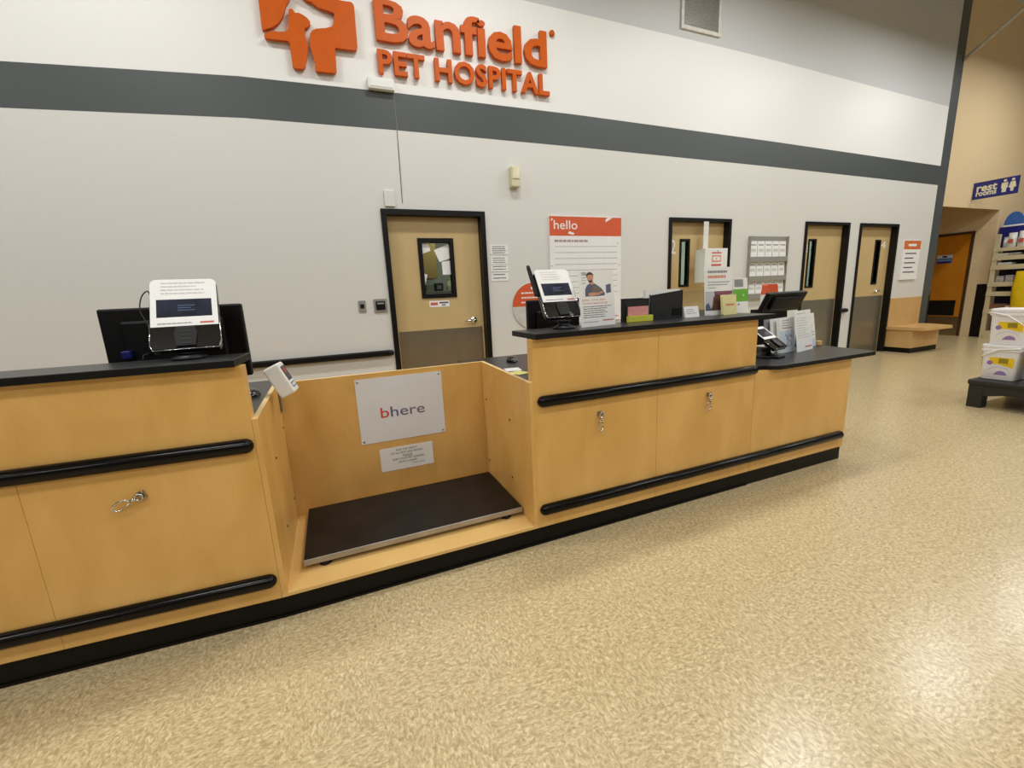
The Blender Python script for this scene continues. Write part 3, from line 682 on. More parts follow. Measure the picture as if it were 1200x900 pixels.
for k, (tx, a0, a1) in enumerate((('FOR THE SAFETY', .3, .7), ('OF ALL PETS AND PEOPLE', .2, .8), ('PLEASE', .42, .6), ('KEEP YOUR PET LEASHED', .22, .82), ('OR IN A CARRIER', .33, .68), ('Thank you!', .58, .82))):
    y = .82-k*.135; s.text(b, tx, a0, y, a1, y+.085, INKD, .0008, .004)
s.rect(b, .42, .525, .6, .535, INKD); sub('lettering', b, o)
# pet scale
t = thing('pet_scale', (.3, -2.3, .115), 'low black-topped steel platform scale on the bay floor', 'scale')
sx0, sx1, sy0, sy1 = -.248, .838, -2.575, -2.035
b = B(); b.box(sx0, sy0, .137, sx1, sy1, .166, RIM, .003); obj('platform', b, t, lab='steel platform rim')
b = B(); b.box(sx0+.004, sy0+.004, .1662, sx1-.004, sy1-.004, .170, RUBBER, .001); obj('mat', b, t, lab='black rubber mat')
for x in (sx0+.09, sx1-.09):
    for y in (sy0+.03, sy1-.05):
        b = B(); b.lathe([(.026, 0), (.028, .006), (.022, .014), (.014, .0215)], BLKPL, 20, Matrix.Translation((x, y, .1152))); obj('foot', b, t)
# scale display on the bay's left side panel
q = onX(326, 458, BX0+.02); BRK = mat('bracket_steel', (112, 104, 92), .45, .4, var=.06)
t = thing('scale_display', (BX0+.02, q.y, .85), 'white scale read-out clamped on the left side of the weighing bay', 'display')
b = B(); b.box(BX0+.0205, q.y-.035, .74, BX0+.026, q.y+.03, .885, BRK, .001); b.box(BX0-.004, q.y-.03, .884, BX0+.026, q.y+.03, .888, BRK); b.tube([(BX0+.02, q.y, .885), (BX0+.05, q.y, .95)], .012, BRK, 10); obj('bracket', b, t, lab='steel bracket')
c = onX(331, 444, BX0+.08)
M = Matrix.Translation(c) @ Matrix.Rotation(math.radians(-6), 4, 'Z') @ Matrix.Rotation(math.radians(-24), 4, 'Y')
b = B(); b.box(-.042, -.05, -.078, .03, .05, .075, WHPL, .008, M); o = obj('case', b, t)
b = B(); b.box(.0302, -.038, -.018, .0312, .038, .055, SCREEN, 0, M); sub('screen', b, o)
b = B(); b.box(.0302, -.036, -.055, .0312, .036, -.03, mat('blue_keys', (88, 92, 140), .5), 0, M)
for k in range(3): b.box(.0313, -.03+k*.022, -.05, .032, -.014+k*.022, -.035, WHPL, 0, M)
sub('keypad', b, o)
b = B(); b.box(.0313, -.03, .02, .0318, .03, .045, mat('red_readout', (150, 60, 70), .4), 0, M); sub('read_out', b, o)
# centre counter and low counter
S0, S1, S2, S3 = .8665, 1.629, 2.392, 3.354
tB = thing('reception_counter', (S0, CY, 0), 'tall maple counter unit right of the weighing bay with two upright leash snaps', 'counter', 'maple counter units')
def PB(name, *a, m=MAPLE, bev=.001): b = B(); b.box(*a, m, bev); return obj(name, b, tB)
b = B(); b.box(S0, CY+.012, 0, S2, CY+.03, .098, PLINTH); b.box(S0, CY+.006, 0, S2, CY+.012, .012, PLINTH); obj('plinth', b, tB)
PB('front_panel', S0, CY, .099, S1-.0007, CY+.02, .7745); PB('front_panel', S1+.0007, CY, .099, S2-.001, CY+.02, .7745)
PB('screen_panel', S0, CY, .7755, S1-.0007, CY+.056, 1.084); PB('screen_panel', S1+.0007, CY, .7755, S2-.001, CY+.056, 1.084)
PB('carcass', S0+.001, CY+.0205, .099, S2-.001, CY+1.2, .774)
WMl = WM[tB.name]
rails(tB, .018, S2-S0+.005, .775)
tR = thing('bumper_rail', (S0, CY, .197), 'long lower black rail running across the tall and low counters right of the bay', 'rail')
rails(tR, .012, S3-S0-.03, 0)
snap_hook(tB, onY(703, 492, CY).x-S0, .665, math.radians(4)); snap_hook(tB, onY(830, 468, CY).x-S0, .665, math.radians(8))
tC = thing('reception_counter', (S2, CY, 0), 'lower maple counter unit at the right end under the wide black top', 'counter', 'maple counter units')
b = B(); b.box(S2, CY+.012, 0, S3-.006, CY+.03, .098, PLINTH); b.box(S3-.024, CY+.03, 0, S3-.006, CY+.8, .098, PLINTH); obj('plinth', b, tC)
b = B(); b.box(S2+.001, CY, .099, S3, CY+.02, .759, MAPLE, .001); obj('front_panel', b, tC)
b = B(); b.box(S3-.02, CY+.0205, .099, S3, CY+.8, .759, MAPLE, .001); obj('end_panel', b, tC)
b = B(); b.box(S2+.001, CY+.0205, .099, S3-.021, CY+.8, .758, MAPLE); b.box(S2+.001, CY+.8, .0, S2+.8, -1.55, .758, MAPLE); obj('carcass', b, tC)
# worktops
b = B(); b.box(.874, CY-.03, 1.0845, 2.50, CY+.26, 1.112, BLKLAM, .003); b.faces_by(lambda n: n.z < .5, BLKEDGE); obj('countertop', b, lab='black transaction ledge on the tall centre counter', cat='countertop', origin=(1.6, CY+.1, 1.0845))
b = B(); pts = []
x0, x1, y0, y1 = S2+.001, 3.56, CY-.045, CY+.42
arc = lambda cx, cy, r, a0, a1: [(cx+r*math.cos(math.radians(a0+(a1-a0)*k/8)), cy+r*math.sin(math.radians(a0+(a1-a0)*k/8))) for k in range(9)]
pts = arc(x0+.2, y0+.1, .1, 200, 270)+[(x1-.02, y0), (x1, y0+.02), (x1+.07, y1), (x1+.03, y1+.02), (x0+.85, y1+.02), (x0+.85, -1.5), (x0, -1.5), (x0, y0+.1)]
b.prism(pts, 'z', .7595, .787, BLKLAM, .003); b.faces_by(lambda n: n.z < .5, BLKEDGE); obj('countertop', b, lab='low black counter top with rounded front corner at the right end', cat='countertop', origin=(3, CY+.1, .76))
b = B(); b.box(S0+.001, CY+.06, .79, S2-.002, CY+1.36, .82, BLKLAM, .003); obj('desk_top', b, lab='black work surface behind the tall centre counter', cat='worktop', origin=(1.6, CY+.7, .79))
# ------------------------------------------------------------------ card terminals
def terminal(name, O, rz, w, h, lab, tilt=32, cable=True, holder=False, rise=.075):
    t = thing(name, O, lab, 'card terminal', 'card terminals', rz=rz)
    th = .035
    b = B(); b.lathe([(.058, 0), (.06, .006), (.054, .012), (.035, .018), (.03, .024), (.03, rise*.6), (.04, rise*.75)], BLKPL, 28); obj('stand', b, t, world=False)
    M = Matrix.Translation((0, 0, rise)) @ Matrix.Rotation(math.radians(-tilt), 4, 'X')   # local: x width, z up along the face, -y toward the customer
    b = B()
    prof = [(-w*.5, .02), (-w*.47, 0), (w*.47, 0), (w*.5, .02), (w*.5, h*.62), (w*.49, h*.92), (w*.44, h*.97), (-w*.44, h*.97), (-w*.49, h*.92), (-w*.5, h*.62)]
    b.prism(prof, 'y', -th*.5, th*.5, BLKGL, .004, M); body = obj('body', b, t, world=False)
    # white paper surround with rounded shoulders
    b = B(); y = -th*.5-.0012; r = w*.1; z0, z1 = h*.31, h*1.0; n = 6
    sxa, sxb, sza, szb = -w*.40, w*.40, h*.44, h*.70
    def out(zs): return [(M @ Vector((x, y, z))) for x, z in zs]
    rim = [(-w*.485, z0), (w*.485, z0), (w*.485, sza), (w*.485, szb), (w*.485, z1-r)]+[(w*.485-r+r*math.cos(a), z1-r+r*math.sin(a)) for a in [PI/2*k/n for k in range(1, n)]]+[(w*.485-r, z1), (-w*.485+r, z1)]+[(-w*.485+r-r*math.sin(a), z1-r+r*math.cos(a)) for a in [PI/2*k/n for k in range(1, n)]]+[(-w*.485, z1-r), (-w*.485, szb), (-w*.485, sza)]
    def plate(poly):
        P = out(poly); Q = [p + (M.to_3x3() @ Vector((0, .001, 0))) for p in P]; m_ = len(P)
        b.add(P+Q, [tuple(range(m_)), tuple(range(2*m_-1, m_-1, -1))]+[(i, m_+i, m_+(i+1) % m_, (i+1) % m_) for i in range(m_)], PAPER)
    plate([(-w*.485, z0), (w*.485, z0), (w*.485, sza), (-w*.485, sza)]); plate([(-w*.485, sza), (sxa, sza), (sxa, szb), (-w*.485, szb)]); plate([(sxb, sza), (w*.485, sza), (w*.485, szb), (sxb, szb)])
    plate([p for p in rim if p[1] >= szb-1e-6])
    surr = obj('paper_surround', b, t, world=False, lab='white paper surround')
    S = Sheet(M @ Vector((-w*.485, y-.0004, z0)), M.to_3x3() @ Vector((w*.97, 0, 0)), M.to_3x3() @ Vector((0, 0, z1-z0)))
    b = B(); S.lines(b, .16, .93, .86, 4, .075, .022, mat('faint_print', (216, 204, 200), .6), .3, .0004); S.lines(b, .1, .07, .6, 1, .1, .02, INKG, 0, .0004); S.rect(b, .72, .04, .93, .075, INKR, .0004); sub('print', b, surr, world=False)
    b = B(); b.box(sxa, -th*.5-.0008, sza, sxb, -th*.5-.0002, szb, SCREEN, 0, M)
    for k in range(3): b.box(sxa+w*.3, -th*.5-.0012, sza+h*(.09+.035*k), sxa+w*(.55-.06*(k % 2)), -th*.5-.0009, sza+h*(.105+.035*k), mat('screen_glow_text', (64, 80, 116), .3), 0, M)
    obj('screen', b, t, world=False)
    b = B(); b.prism([(-w*.14, h*.02), (w*.14, h*.02), (w*.17, h*.2), (w*.13, h*.29), (-w*.13, h*.29), (-w*.17, h*.2)], 'y', -th*.5-.008, -th*.5-.0002, BLKPL, .003, M)
    for k in range(4): b.box(-w*.08, -th*.5-.0095, h*(.05+.055*k), w*.08, -th*.5-.0082, h*(.062+.055*k), DKMESH, 0, M)
    obj('card_slot', b, t, world=False)
    b = B(); e = w*.5; b.tube([M @ Vector(p) for p in ((-e, -th*.4, h*.36), (-e, -th*.4, .02), (-e*.93, -th*.4, -.001), (e*.93, -th*.4, -.001), (e, -th*.4, .02), (e, -th*.4, h*.6))], .0022, CHROME, 6); obj('trim', b, t, world=False, lab='bright edge trim')
    if holder:
        b = B(); b.prism([(h*.5, -.004), (h*.9, -.006), (h*1.12, -.002), (h*1.16, .006), (h*1.1, .014), (h*.5, .016)], 'x', -w*.57, -w*.505, BLKPL, 0, M @ Matrix(((1, 0, 0, 0), (0, 0, 1, 0), (0, 1, 0, 0), (0, 0, 0, 1)))); obj('side_handle', b, t, world=False)
    if cable:
        b = B(); P = [M @ Vector(p) for p in ((-w*.48, .01, h*.2), (-w*.56, .02, h*.42), (-w*.68, .03, h*.66), (-w*.66, .03, h*.86), (-w*.56, .02, h*.92), (-w*.5, .01, h*.78), (-w*.48, .01, h*.6))]
        P2 = []
        for i in range(len(P)-1):
            for k in range(6):
                q = k/6; p0 = P[max(i-1, 0)]; p1 = P[i]; p2 = P[i+1]; p3 = P[min(i+2, len(P)-1)]
                P2.append(.5*((2*p1)+(p2-p0)*q+(2*p0-5*p1+4*p2-p3)*q*q+(3*p1-p0-3*p2+p3)*q**3))
        b.tube(P2, .0025, BLKPL, 6); obj('cable', b, t, world=False)
    return t
OA = onY(218, 404, -2.56)
terminal('card_terminal', (OA.x, -2.55, 1.1125), math.radians(4), .226, .32, 'white-faced card terminal on the left counter ledge, cable looped at its side', 34, True, False, .033)
OB = onY(660.5, 375, -2.57)
terminal('card_terminal', (OB.x, -2.57, 1.1125), math.radians(2), .212, .282, 'white-faced card terminal with a side handle on the centre counter ledge', 30, False, True, .055)
# ------------------------------------------------------------------ monitors
def monitor(name, c, rz, w, h, tilt, lab, foot_z, back=True, extra=None):
    """flat screen seen from behind; c = centre of the lower edge of the shell"""
    t = thing(name, (c[0], c[1], foot_z), lab, 'monitor', 'computer monitors', rz=rz)
    dz = c[2]-foot_z; M = Matrix.Translation((0, 0, dz)) @ Matrix.Rotation(math.radians(tilt), 4, 'X')
    b = B(); b.box(-w/2, -.012, 0, w/2, .022, h, BLKPL, .008, M); b.box(-w*.36, -.032, h*.16, w*.36, -.011, h*.84, BLKPL, .012, M); shell = obj('shell', b, t, world=False)
    b = B(); b.box(-w/2+.012, .0222, .012, w/2-.012, .0232, h-.012, SCREEN, 0, M); obj('screen', b, t, world=False)
    b = B(); b.box(-.035, -.052, -dz+.012, .035, -.031, h*.5, BLKPL, .006); obj('neck', b, t, world=False)
    b = B(); b.box(-.12, -.12, -dz+.0005, .12, .08, -dz+.014, BLKPL, .005); obj('foot', b, t, world=False)
    b = B()
    for k in range(9): b.box(-w*.16+k*w*.04, -.0345, h*.66, -w*.16+k*w*.04+w*.018, -.0318, h*.78, DKMESH, 0, M)
    sub('vent', b, shell, world=False)
    if extra: extra(t, M, w, h)
    return t
def mcable(t, M, w, h):
    b = B(); P = [M @ Vector((-w*.17+.0, -.034, h*.42)), M @ Vector((-w*.22, -.06, h*.40)), M @ Vector((-w*.24, -.07, h*.22)), M @ Vector((-w*.14, -.075, h*.08)), M @ Vector((0, -.075, h*.07))]
    b.tube(P, .004, BLKPL, 8); obj('cable', b, t, world=False)
    b = B(); b.box(-w*.36, -.07, h*.37, -w*.30, -.034, h*.47, mat('blue_plug', (20, 26, 104), .4), .005, M); obj('plug', b, t, world=False, lab='blue video plug')
    b = B(); b.box(-w*.31, -.06, h*.29, -w*.24, -.034, h*.33, WHPL, .003, M); obj('tag', b, t, world=False, lab='white tag')
# left monitor: corners measured on a vertical plane behind the ledge
yM = -2.24
L0 = onY(130, 421, yM); L1 = onY(109, 363, yM); R0 = onY(297, 436, yM); R1 = onY(281.5, 355.5, yM)
wM = ((R1-L1).length+(R0-L0).length)/2
cm = (L0+R0)/2; topz = (L1.z+R1.z)/2; botz = topz-.33
monitor('computer_monitor', ((L1.x+R1.x+L0.x+R0.x)/4, yM, botz), math.atan2(R1.y-L1.y, R1.x-L1.x)-.04, wM, topz-botz, 0, 'black monitor back behind the left ledge, blue video plug showing', .82, extra=mcable)
yB = -2.18
P1 = onY(617, 352, yB); P2 = onY(678, 352, yB)
monitor('computer_monitor', ((P1.x+P2.x)/2, yB, .85), .0, P2.x-P1.x, P1.z-.85, 0, 'black monitor back standing behind the centre card terminal', .82)
# right monitor, tilted, above the low counter
yC = -2.12
def colstand(t, M, w, h):
    dz = M.translation.z; b = B(); b.prism([(-w*.5, .0145), (w*.40, .0145), (w*.34, dz+.02), (-w*.46, dz+.02)], 'y', .03, .09, BLKPL, .004); obj('stand_column', b, t, world=False)
C0 = onY(890.5, 366, yC); C1 = onY(932, 365, yC)
w = C1.x-C0.x; tl = math.radians(27); hh = .1
def px_y(P): q = P-CC; return 450-F*q.dot(CU)/q.dot(CF)
while px_y(Vector((C1.x, yC-hh*math.sin(tl), C0.z+hh*math.cos(tl)))) > 341.5 and hh < .5: hh += .005
monitor('computer_monitor', ((C0.x+C1.x)/2, yC, C0.z), 0, w*1.07, hh, 27, 'black tilted monitor over the low right counter', .7875, extra=colstand)
# ------------------------------------------------------------------ small things on the ledges and desks
def mouse(px, lab):
    q = onZ(*px, .8205); b = B(); rows = []
    for i in range(9):
        a = PI*i/8; row = []
        for k in range(17):
            c = PI*2*k/16; x = .038*math.sin(a)*math.cos(c)*1.0; y = .066*-math.cos(a); z = .042*math.sin(a)*max(math.sin(c), 0)**.8
            row.append((q.x+x, q.y+y, .8203+max(z, 0)))
        rows.append(row)
    b.grid(rows, BLKGL); t = thing('computer_mouse', (q.x, q.y, .8202), lab, 'mouse', 'computer mice'); obj('shell', b, t)
    b = B(); b.tube([(q.x, q.y+.03, .855), (q.x, q.y+.045, .849)], .004, GREYM, 8); obj('wheel', b, t); return q
mouse((600, 423.5), 'black mouse on the work surface behind the centre counter')
mouse((297, 463.5), 'black mouse on the work surface behind the left counter')
for k, (p, r, m_, lb) in enumerate((((608, 437), .3, mat('pale_yellow_paper', (226, 220, 132), .6), 'pale yellow paper on the desk beside the centre counter'), ((601, 433), -.2, PAPER, 'white paper slip under the yellow one on the desk'))):
    q = onZ(*p, .8205); M = Matrix.Translation((q.x, q.y, .8203+.001*(1-k))) @ Matrix.Rotation(r, 4, 'Z'); b = B(); b.box(-.05, -.06, 0, .05, .06, .0008, m_, 0, M); obj('paper_sheet', b, lab=lb, cat='paper', origin=(q.x, q.y, .8203))
ZL = 1.1125
# leaflet with the man and cat
s = stand_sheet((681.5, 383.5), (721.5, 375.5), (680, 317), ZL, 4, -2.61, -2.56)
t = thing('counter_card', s.P(.5, 0), 'tall white card with a man holding a cat, on the centre ledge', 'card')
b = B(); s.board(b, .002, PAPER, 0, 0, 0, 1, .53); o = obj('text_card', b, t)
b = B(); s.text(b, 'pets, love pet', .06, .455, .72, .50, INKO, .0006, .004); s.text(b, 'understanding', .06, .395, .78, .44, INKO, .0006, .004); s.lines(b, .08, .365, .9, 6, .038, .012, INKD, .3); s.lines(b, .62, .11, .95, 1, .1, .022, INKR); s.lines(b, .08, .09, .5, 1, .1, .012, INKG); sub('lettering', b, o)
b = B(); s.board(b, .0012, PAPER, 0, .0, .53, 1.0, 1.0, -.001); o = obj('picture_card', b, t)
b = B(); HAIR = mat('printed_hair', (74, 56, 46), .6); SHIRT = mat('printed_grey_blue', (96, 98, 122), .6); CATC = mat('printed_cat', (120, 112, 100), .6)
U = lambda L: [((x-45)/470*1.0, .53+(440-y)/365*.47) for x, y in L]
for pts, m_, d in (([(120, 430), (122, 330), (150, 275), (185, 255), (250, 255), (300, 290), (345, 330), (385, 400), (380, 425), (300, 432)], SHIRT, .0005), ([(185, 255), (180, 215), (230, 215), (245, 260), (215, 275)], SKIN, .0007),
    ([(150, 160), (165, 215), (195, 240), (222, 225), (238, 170), (225, 120), (165, 120)], SKIN, .0009), ([(146, 170), (148, 125), (175, 100), (210, 100), (235, 125), (240, 160), (225, 135), (170, 135), (155, 160)], HAIR, .0011), ([(160, 205), (185, 215), (222, 200), (212, 240), (185, 245)], HAIR, .0010),
    ([(205, 320), (235, 280), (270, 285), (320, 320), (345, 370), (290, 390), (230, 395)], CATC, .0011), ([(165, 425), (160, 385), (210, 375), (300, 385), (345, 360), (360, 385), (310, 412), (220, 428)], SKIN, .0013), ([(405, 395), (402, 280), (470, 262), (472, 385)], SHIRT, .0007)):
    s.poly(b, U(pts), m_, d-.0006)
sub('photo_print', b, o)
b = B(); s.lines(b, .08, .965, .22, 2, .03, .02, INKG, 0, -.0004); s.lines(b, .08, .88, .2, 3, .05, .01, INKG, 0, -.0004); sub('lettering', b, o)
# black wire file holders
def file_holder(bl, br, top, slope, lab, d=.1, yy=-2.5):
    A = onY(*bl, yy); Z = onY(*br, yy); A.z = Z.z = ZL; u = Z-A; u.z = 0; W = u.length; un = u.normalized(); nb = Vector((-un.y, un.x, 0)); T = onP(*top, A, nb); h = T.z-ZL
    R = Matrix((un, nb, Vector((0, 0, 1)))).transposed().to_4x4()
    t = thing('file_holder', A+u/2, lab, 'file holder', 'black mesh file holders', R=R)
    def P(name, x0, y0, z0, x1, y1, z1, m=DKMESH): b = B(); b.box(x0, y0, z0, x1, y1, z1, m); return obj(name, b, t, world=False)
    b = B(); b.add([(-W/2, 0, .004), (W/2, 0, .004), (W/2, 0, h), (-W/2, 0, h*slope)], [(0, 1, 2, 3)], DKMESH); b.add([(-W/2, .002, .004), (W/2, .002, .004), (W/2, .002, h), (-W/2, .002, h*slope)], [(3, 2, 1, 0)], DKMESH); obj('front_mesh', b, t, world=False)
    P('back_mesh', -W/2, d-.002, .004, W/2, d, h*1.02); P('base', -W/2, 0, 0, W/2, d, .004)
    P('side_mesh', W/2-.002, .0025, .004, W/2, d-.0025, h); P('side_mesh', -W/2, .0025, .004, -W/2+.002, d-.0025, h*slope)
    b = B(); b.tube([(-W/2, 0, .003), (-W/2, 0, h*slope), (W/2, 0, h), (W/2, 0, .003)], .003, BLKPL, 8); b.tube([(-W/2, d, h*1.02), (W/2, d, h*1.02)], .003, BLKPL, 8); b.tube([(-W/2, 0, h*slope), (-W/2, d, h*1.02)], .003, BLKPL, 8); b.tube([(W/2, 0, h), (W/2, d, h*1.02)], .003, BLKPL, 8); obj('wire_rim', b, t, world=False)
    return t, W, h
tf, Wf, hf = file_holder((762, 372.5), (799, 368), (802, 340), .86, 'large black mesh file holder on the centre ledge', .05, -2.505)
b = B(); b.box(Wf*.18, -.003, .02, Wf*.46, -.0006, hf*.38, BLKPL, .001); obj('label_slot', b, tf, world=False)
for k, (z0, m_, lb) in enumerate(((.0, PAPER, 'sheaf of white papers sticking out of the large black mesh holder'),)):
    M = WM[tf.name]; b = B(); b.box(-Wf*.62, .008, .006, Wf*.46, .03, hf*1.06, PAPER, 0, M); obj('paper_stack', b, lab=lb, cat='papers', origin=M @ Vector((0, .03, .006)))
tf2, W2, h2 = file_holder((733, 376), (760, 373.5), (758, 350), 1.03, 'small black mesh holder with pink slips on the centre ledge', .045, -2.5)
M = WM[tf2.name]
b = B(); b.box(-W2*.42, -.006, .035, W2*.46, -.001, h2*.68, mat('pink_paper', (222, 150, 148), .6), 0, M); obj('paper_pad', b, lab='pink slips in front of the small black mesh holder', cat='paper', origin=M @ Vector((0, -.004, .035)))
b = B(); b.box(-W2*.5, -.03, .0003, W2*.55, -.008, .034, mat('yellow_green_pad', (206, 206, 70), .6), .001, M); obj('note_pad', b, lab='yellow-green note pad at the foot of the small mesh holder', cat='note pad', origin=M @ Vector((0, -.02, 0)))
# clear card holder, business cards
s = stand_sheet((801, 369.5), (828, 367), (826, 340.5), ZL, 4, -2.475, -2.475)
b = B(); s.board(b, .003, CLEAR); s.board(b, .003, CLEAR, 0, 0, 0, 1, .04, .03)
obj('acrylic_stand', b, lab='clear acrylic panel between the mesh holder and the poster', cat='stand', origin=s.P(.5, 0))
s2 = stand_sheet((803, 370), (820, 368.5), (802, 359.5), ZL, 14, -2.52, -2.52)
b = B(); s2.board(b, .012, PAPER); s2.lines(b, .15, .75, .8, 3, .18, .05, INKG, .3); obj('business_cards', b, lab='small stack of white business cards before the clear panel', cat='cards', origin=s2.P(.5, 0))
# poster in acrylic
s = stand_sheet((826, 368), (858.5, 365.5), (824, 313.5), ZL, 4, -2.50, -2.50)
t = thing('counter_poster', s.P(.5, 0), 'white poster with grey and orange heading above a portrait photo, in clear holder', 'poster')
b = B(); s.board(b, .003, CLEAR, 0, -.03, 0, 1.03, .62, -.002); s.poly(b, [(-.03, .004), (1.03, .004), (1.03, .004), (-.03, .004)], CLEAR, .0) if False else None; obj('acrylic_holder', b, t)
b = B(); s.board(b, .0015, PAPER); o = obj('poster', b, t)
b = B(); s.lines(b, .12, .93, .82, 1, .1, .05, INKG, .1); s.lines(b, .12, .83, .8, 1, .1, .055, INKO, .05); s.lines(b, .12, .70, .9, 2, .055, .018, INKG, .1); s.lines(b, .12, .58, .4, 1, .05, .014, INKG); sub('lettering', b, o)
b = B(); s.rect(b, .03, .1, 1, .50, mat('photo_back', (198, 196, 200), .5))
for pts, m_ in (([(.33, .5), (.36, .42), (.52, .36), (.8, .40), (1, .44), (1, .5)], mat('photo_plum', (140, 84, 98), .5)), ([(.3, .36), (.4, .46), (.6, .38), (1, .42), (1, .1), (.2, .1), (.28, .2)], mat('photo_brown', (104, 66, 52), .5)), ([(.45, .12), (.43, .3), (.55, .34), (.7, .32), (.72, .14)], mat('photo_tan', (188, 146, 102), .5)), ([(.03, .1), (.03, .22), (.14, .26), (.24, .1)], mat('photo_slate', (96, 102, 122), .5))): s.poly(b, pts, m_, .0009+.0002*m_.name.__len__()/20)
s.disc(b, .62, .26, .008, PAPER, .002); sub('photo_print', b, o)
# yellow card and green brochure
s = stand_sheet((848, 368.5), (863.5, 367), (849, 345.5), ZL, 6, -2.55, -2.55)
b = B(); s.board(b, .02, CREAM, .006); o = thing('counter_card', s.P(.5, 0), 'cream yellow card with an orange word in front of the poster', 'card'); o1 = obj('card', b, o); b = B(); s.lines(b, .18, .55, .82, 1, .1, .1, INKO); sub('lettering', b, o1)
s = stand_sheet((860, 365), (877, 363.2), (857, 326), ZL, 6, -2.465, -2.465)
t = thing('brochure_stack', s.P(.5, 0), 'green and white brochure behind the cream card', 'brochure'); b = B(); s.board(b, .008, PAPER); o = obj('cover', b, t)
b = B(); s.rect(b, 0, .32, 1, .68, GREEN); s.rect(b, .1, .74, .7, .96, mat('photo_grey', (150, 150, 148), .5)); s.disc(b, .35, .24, .008, INKG); s.disc(b, .7, .5, .008, mat('pale_green', (190, 222, 160), .5), .001); sub('print', b, o)
# orange-topped dispenser behind the right end of the ledge
yD = -1.85
A = onY(898, 345, yD); Z = onY(911, 366, yD); T = onY(900, 333, yD)
t = thing('tissue_dispenser', ((A.x+Z.x)/2, yD+.03, .7872), 'white box with an orange top behind the right end of the centre ledge', 'box')
b = B(); b.box(A.x, yD, .7875, Z.x, yD+.06, A.z, WHPL, .008); obj('box', b, t)
b = B(); b.prism([(A.x+.0, A.z+.0005), (Z.x, A.z+.0005), (Z.x-.015, T.z-.01), (Z.x-.03, T.z), (A.x+.03, T.z), (A.x+.015, T.z-.01)], 'y', yD+.003, yD+.057, mat('orange_cardboard', (226, 92, 52), .5), .002); o = obj('lid', b, t, lab='orange lid')
b = B(); q = Sheet((A.x, yD+.004, A.z), (Z.x-A.x, 0, 0), (0, 0, T.z-A.z)); q.lines(b, .2, .75, .85, 2, .35, .15, INKO, .1, .0006); sub('print', b, o)
# ------------------------------------------------------------------ things on the low counter
ZC2 = .7872
def lowterm():
    q = onZ(897, 418, ZC2); q = Vector((q.x, q.y, ZC2))
    t = thing('card_terminal', q, 'card terminal turned sideways on the low counter, white paper collar', 'card terminal', 'card terminals', rz=math.radians(12))
    w, h, th = .18, .225, .03; rise = .06
    b = B(); b.lathe([(.085, 0), (.088, .008), (.07, .016), (.035, .024), (.03, .05), (.04, .062)], BLKPL, 28); b.box(-.05, -.11, .0, .05, -.05, .012, BLKPL, .004); obj('stand', b, t, world=False)
    M = Matrix.Translation((.02, -.085, rise)) @ Matrix.Rotation(math.radians(-54), 4, 'X')
    b = B(); b.prism([(-w*.5, .02), (-w*.47, 0), (w*.47, 0), (w*.5, .02), (w*.5, h*.9), (w*.44, h), (-w*.44, h), (-w*.5, h*.9)], 'y', -th/2, th/2, BLKGL, .004, M); obj('body', b, t, world=False)
    b = B()
    for x0, z0, x1, z1 in ((-.485, .42, .485, .52), (-.485, .52, -.42, .96), (.42, .52, .485, .96), (-.485, .88, .485, .98)): b.box(w*x0, -th/2-.002, h*z0, w*x1, -th/2-.0003, h*z1, PAPER, 0, M)
    obj('paper_surround', b, t, world=False, lab='white paper surround')
    b = B(); b.box(-w*.42, -th/2-.001, h*.52, w*.42, -th/2-.0002, h*.88, SCREEN, 0, M); obj('screen', b, t, world=False)
    b = B(); b.prism([(-w*.14, h*.02), (w*.14, h*.02), (w*.18, h*.22), (w*.13, h*.38), (-w*.13, h*.38), (-w*.18, h*.22)], 'y', -th/2-.009, -th/2-.0002, BLKPL, .003, M); obj('card_slot', b, t, world=False)
    b = B(); e = w*.505; b.tube([M @ Vector(p) for p in ((-e, -th*.3, h*.4), (-e, -th*.3, .02), (-e*.93, -th*.3, -.001), (e*.93, -th*.3, -.001), (e, -th*.3, .02), (e, -th*.3, h*.6))], .0022, CHROME, 6); obj('trim', b, t, world=False, lab='bright edge trim')
lowterm()
# leaflet holder with folded leaflets
s = stand_sheet((914.5, 414), (931.5, 411), (911, 373), ZC2, 6)
PALEB = mat('pale_blue_print', (206, 216, 226), .5, var=.04)
for k in range(3):
    q = Sheet(s.O - s.n*(.045*(2-k)) - s.u*.004*(2-k), s.u*s.W, s.v*s.H*(1.0 if k == 2 else .985)); b = B(); q.board(b, .022, PAPER if k != 0 else mat('grey_card', (150, 150, 152), .5))
    t = thing('leaflet_stack', q.P(.5, 0), ['grey-backed leaflet stack at the rear of the three on the low counter', 'middle of the three leaflet stacks beside the low terminal', 'front leaflet stack with pale blue stethoscope cover on the low counter'][k], 'leaflets', 'folded leaflets on the low counter'); o = obj('leaflets', b, t)
    if k == 2:
        b = B(); q.rect(b, 0, .02, 1, .62, PALEB); q.lines(b, .15, .92, .85, 4, .07, .02, INKG, .3); q.lines(b, .15, .7, .85, 1, .1, .02, INKO)
        sub('print', b, o); b = B(); I = INKD
        def pt(L, r=.0016): b.tube([q.P(x, y, .002) for x, y in L], r, I, 5)
        pt([(.35, .52), (.5, .42), (.65, .52)]); pt([(.5, .42), (.5, .34), (.7, .32), (.75, .22), (.6, .16), (.45, .2), (.5, .3)]); q.disc(b, .74, .46, .008, mat('plum_dot', (120, 60, 110), .5), .0012); sub('stethoscope_print', b, o)
s = stand_sheet((934.5, 413), (952.5, 408.5), (929, 365), ZC2, 8)
t = thing('leaflet', s.P(.5, 0), 'tall white leaflet with small print leaning on the low counter', 'leaflet', 'white leaflets on the low counter'); b = B(); s.board(b, .003, PAPER); o = obj('sheet', b, t)
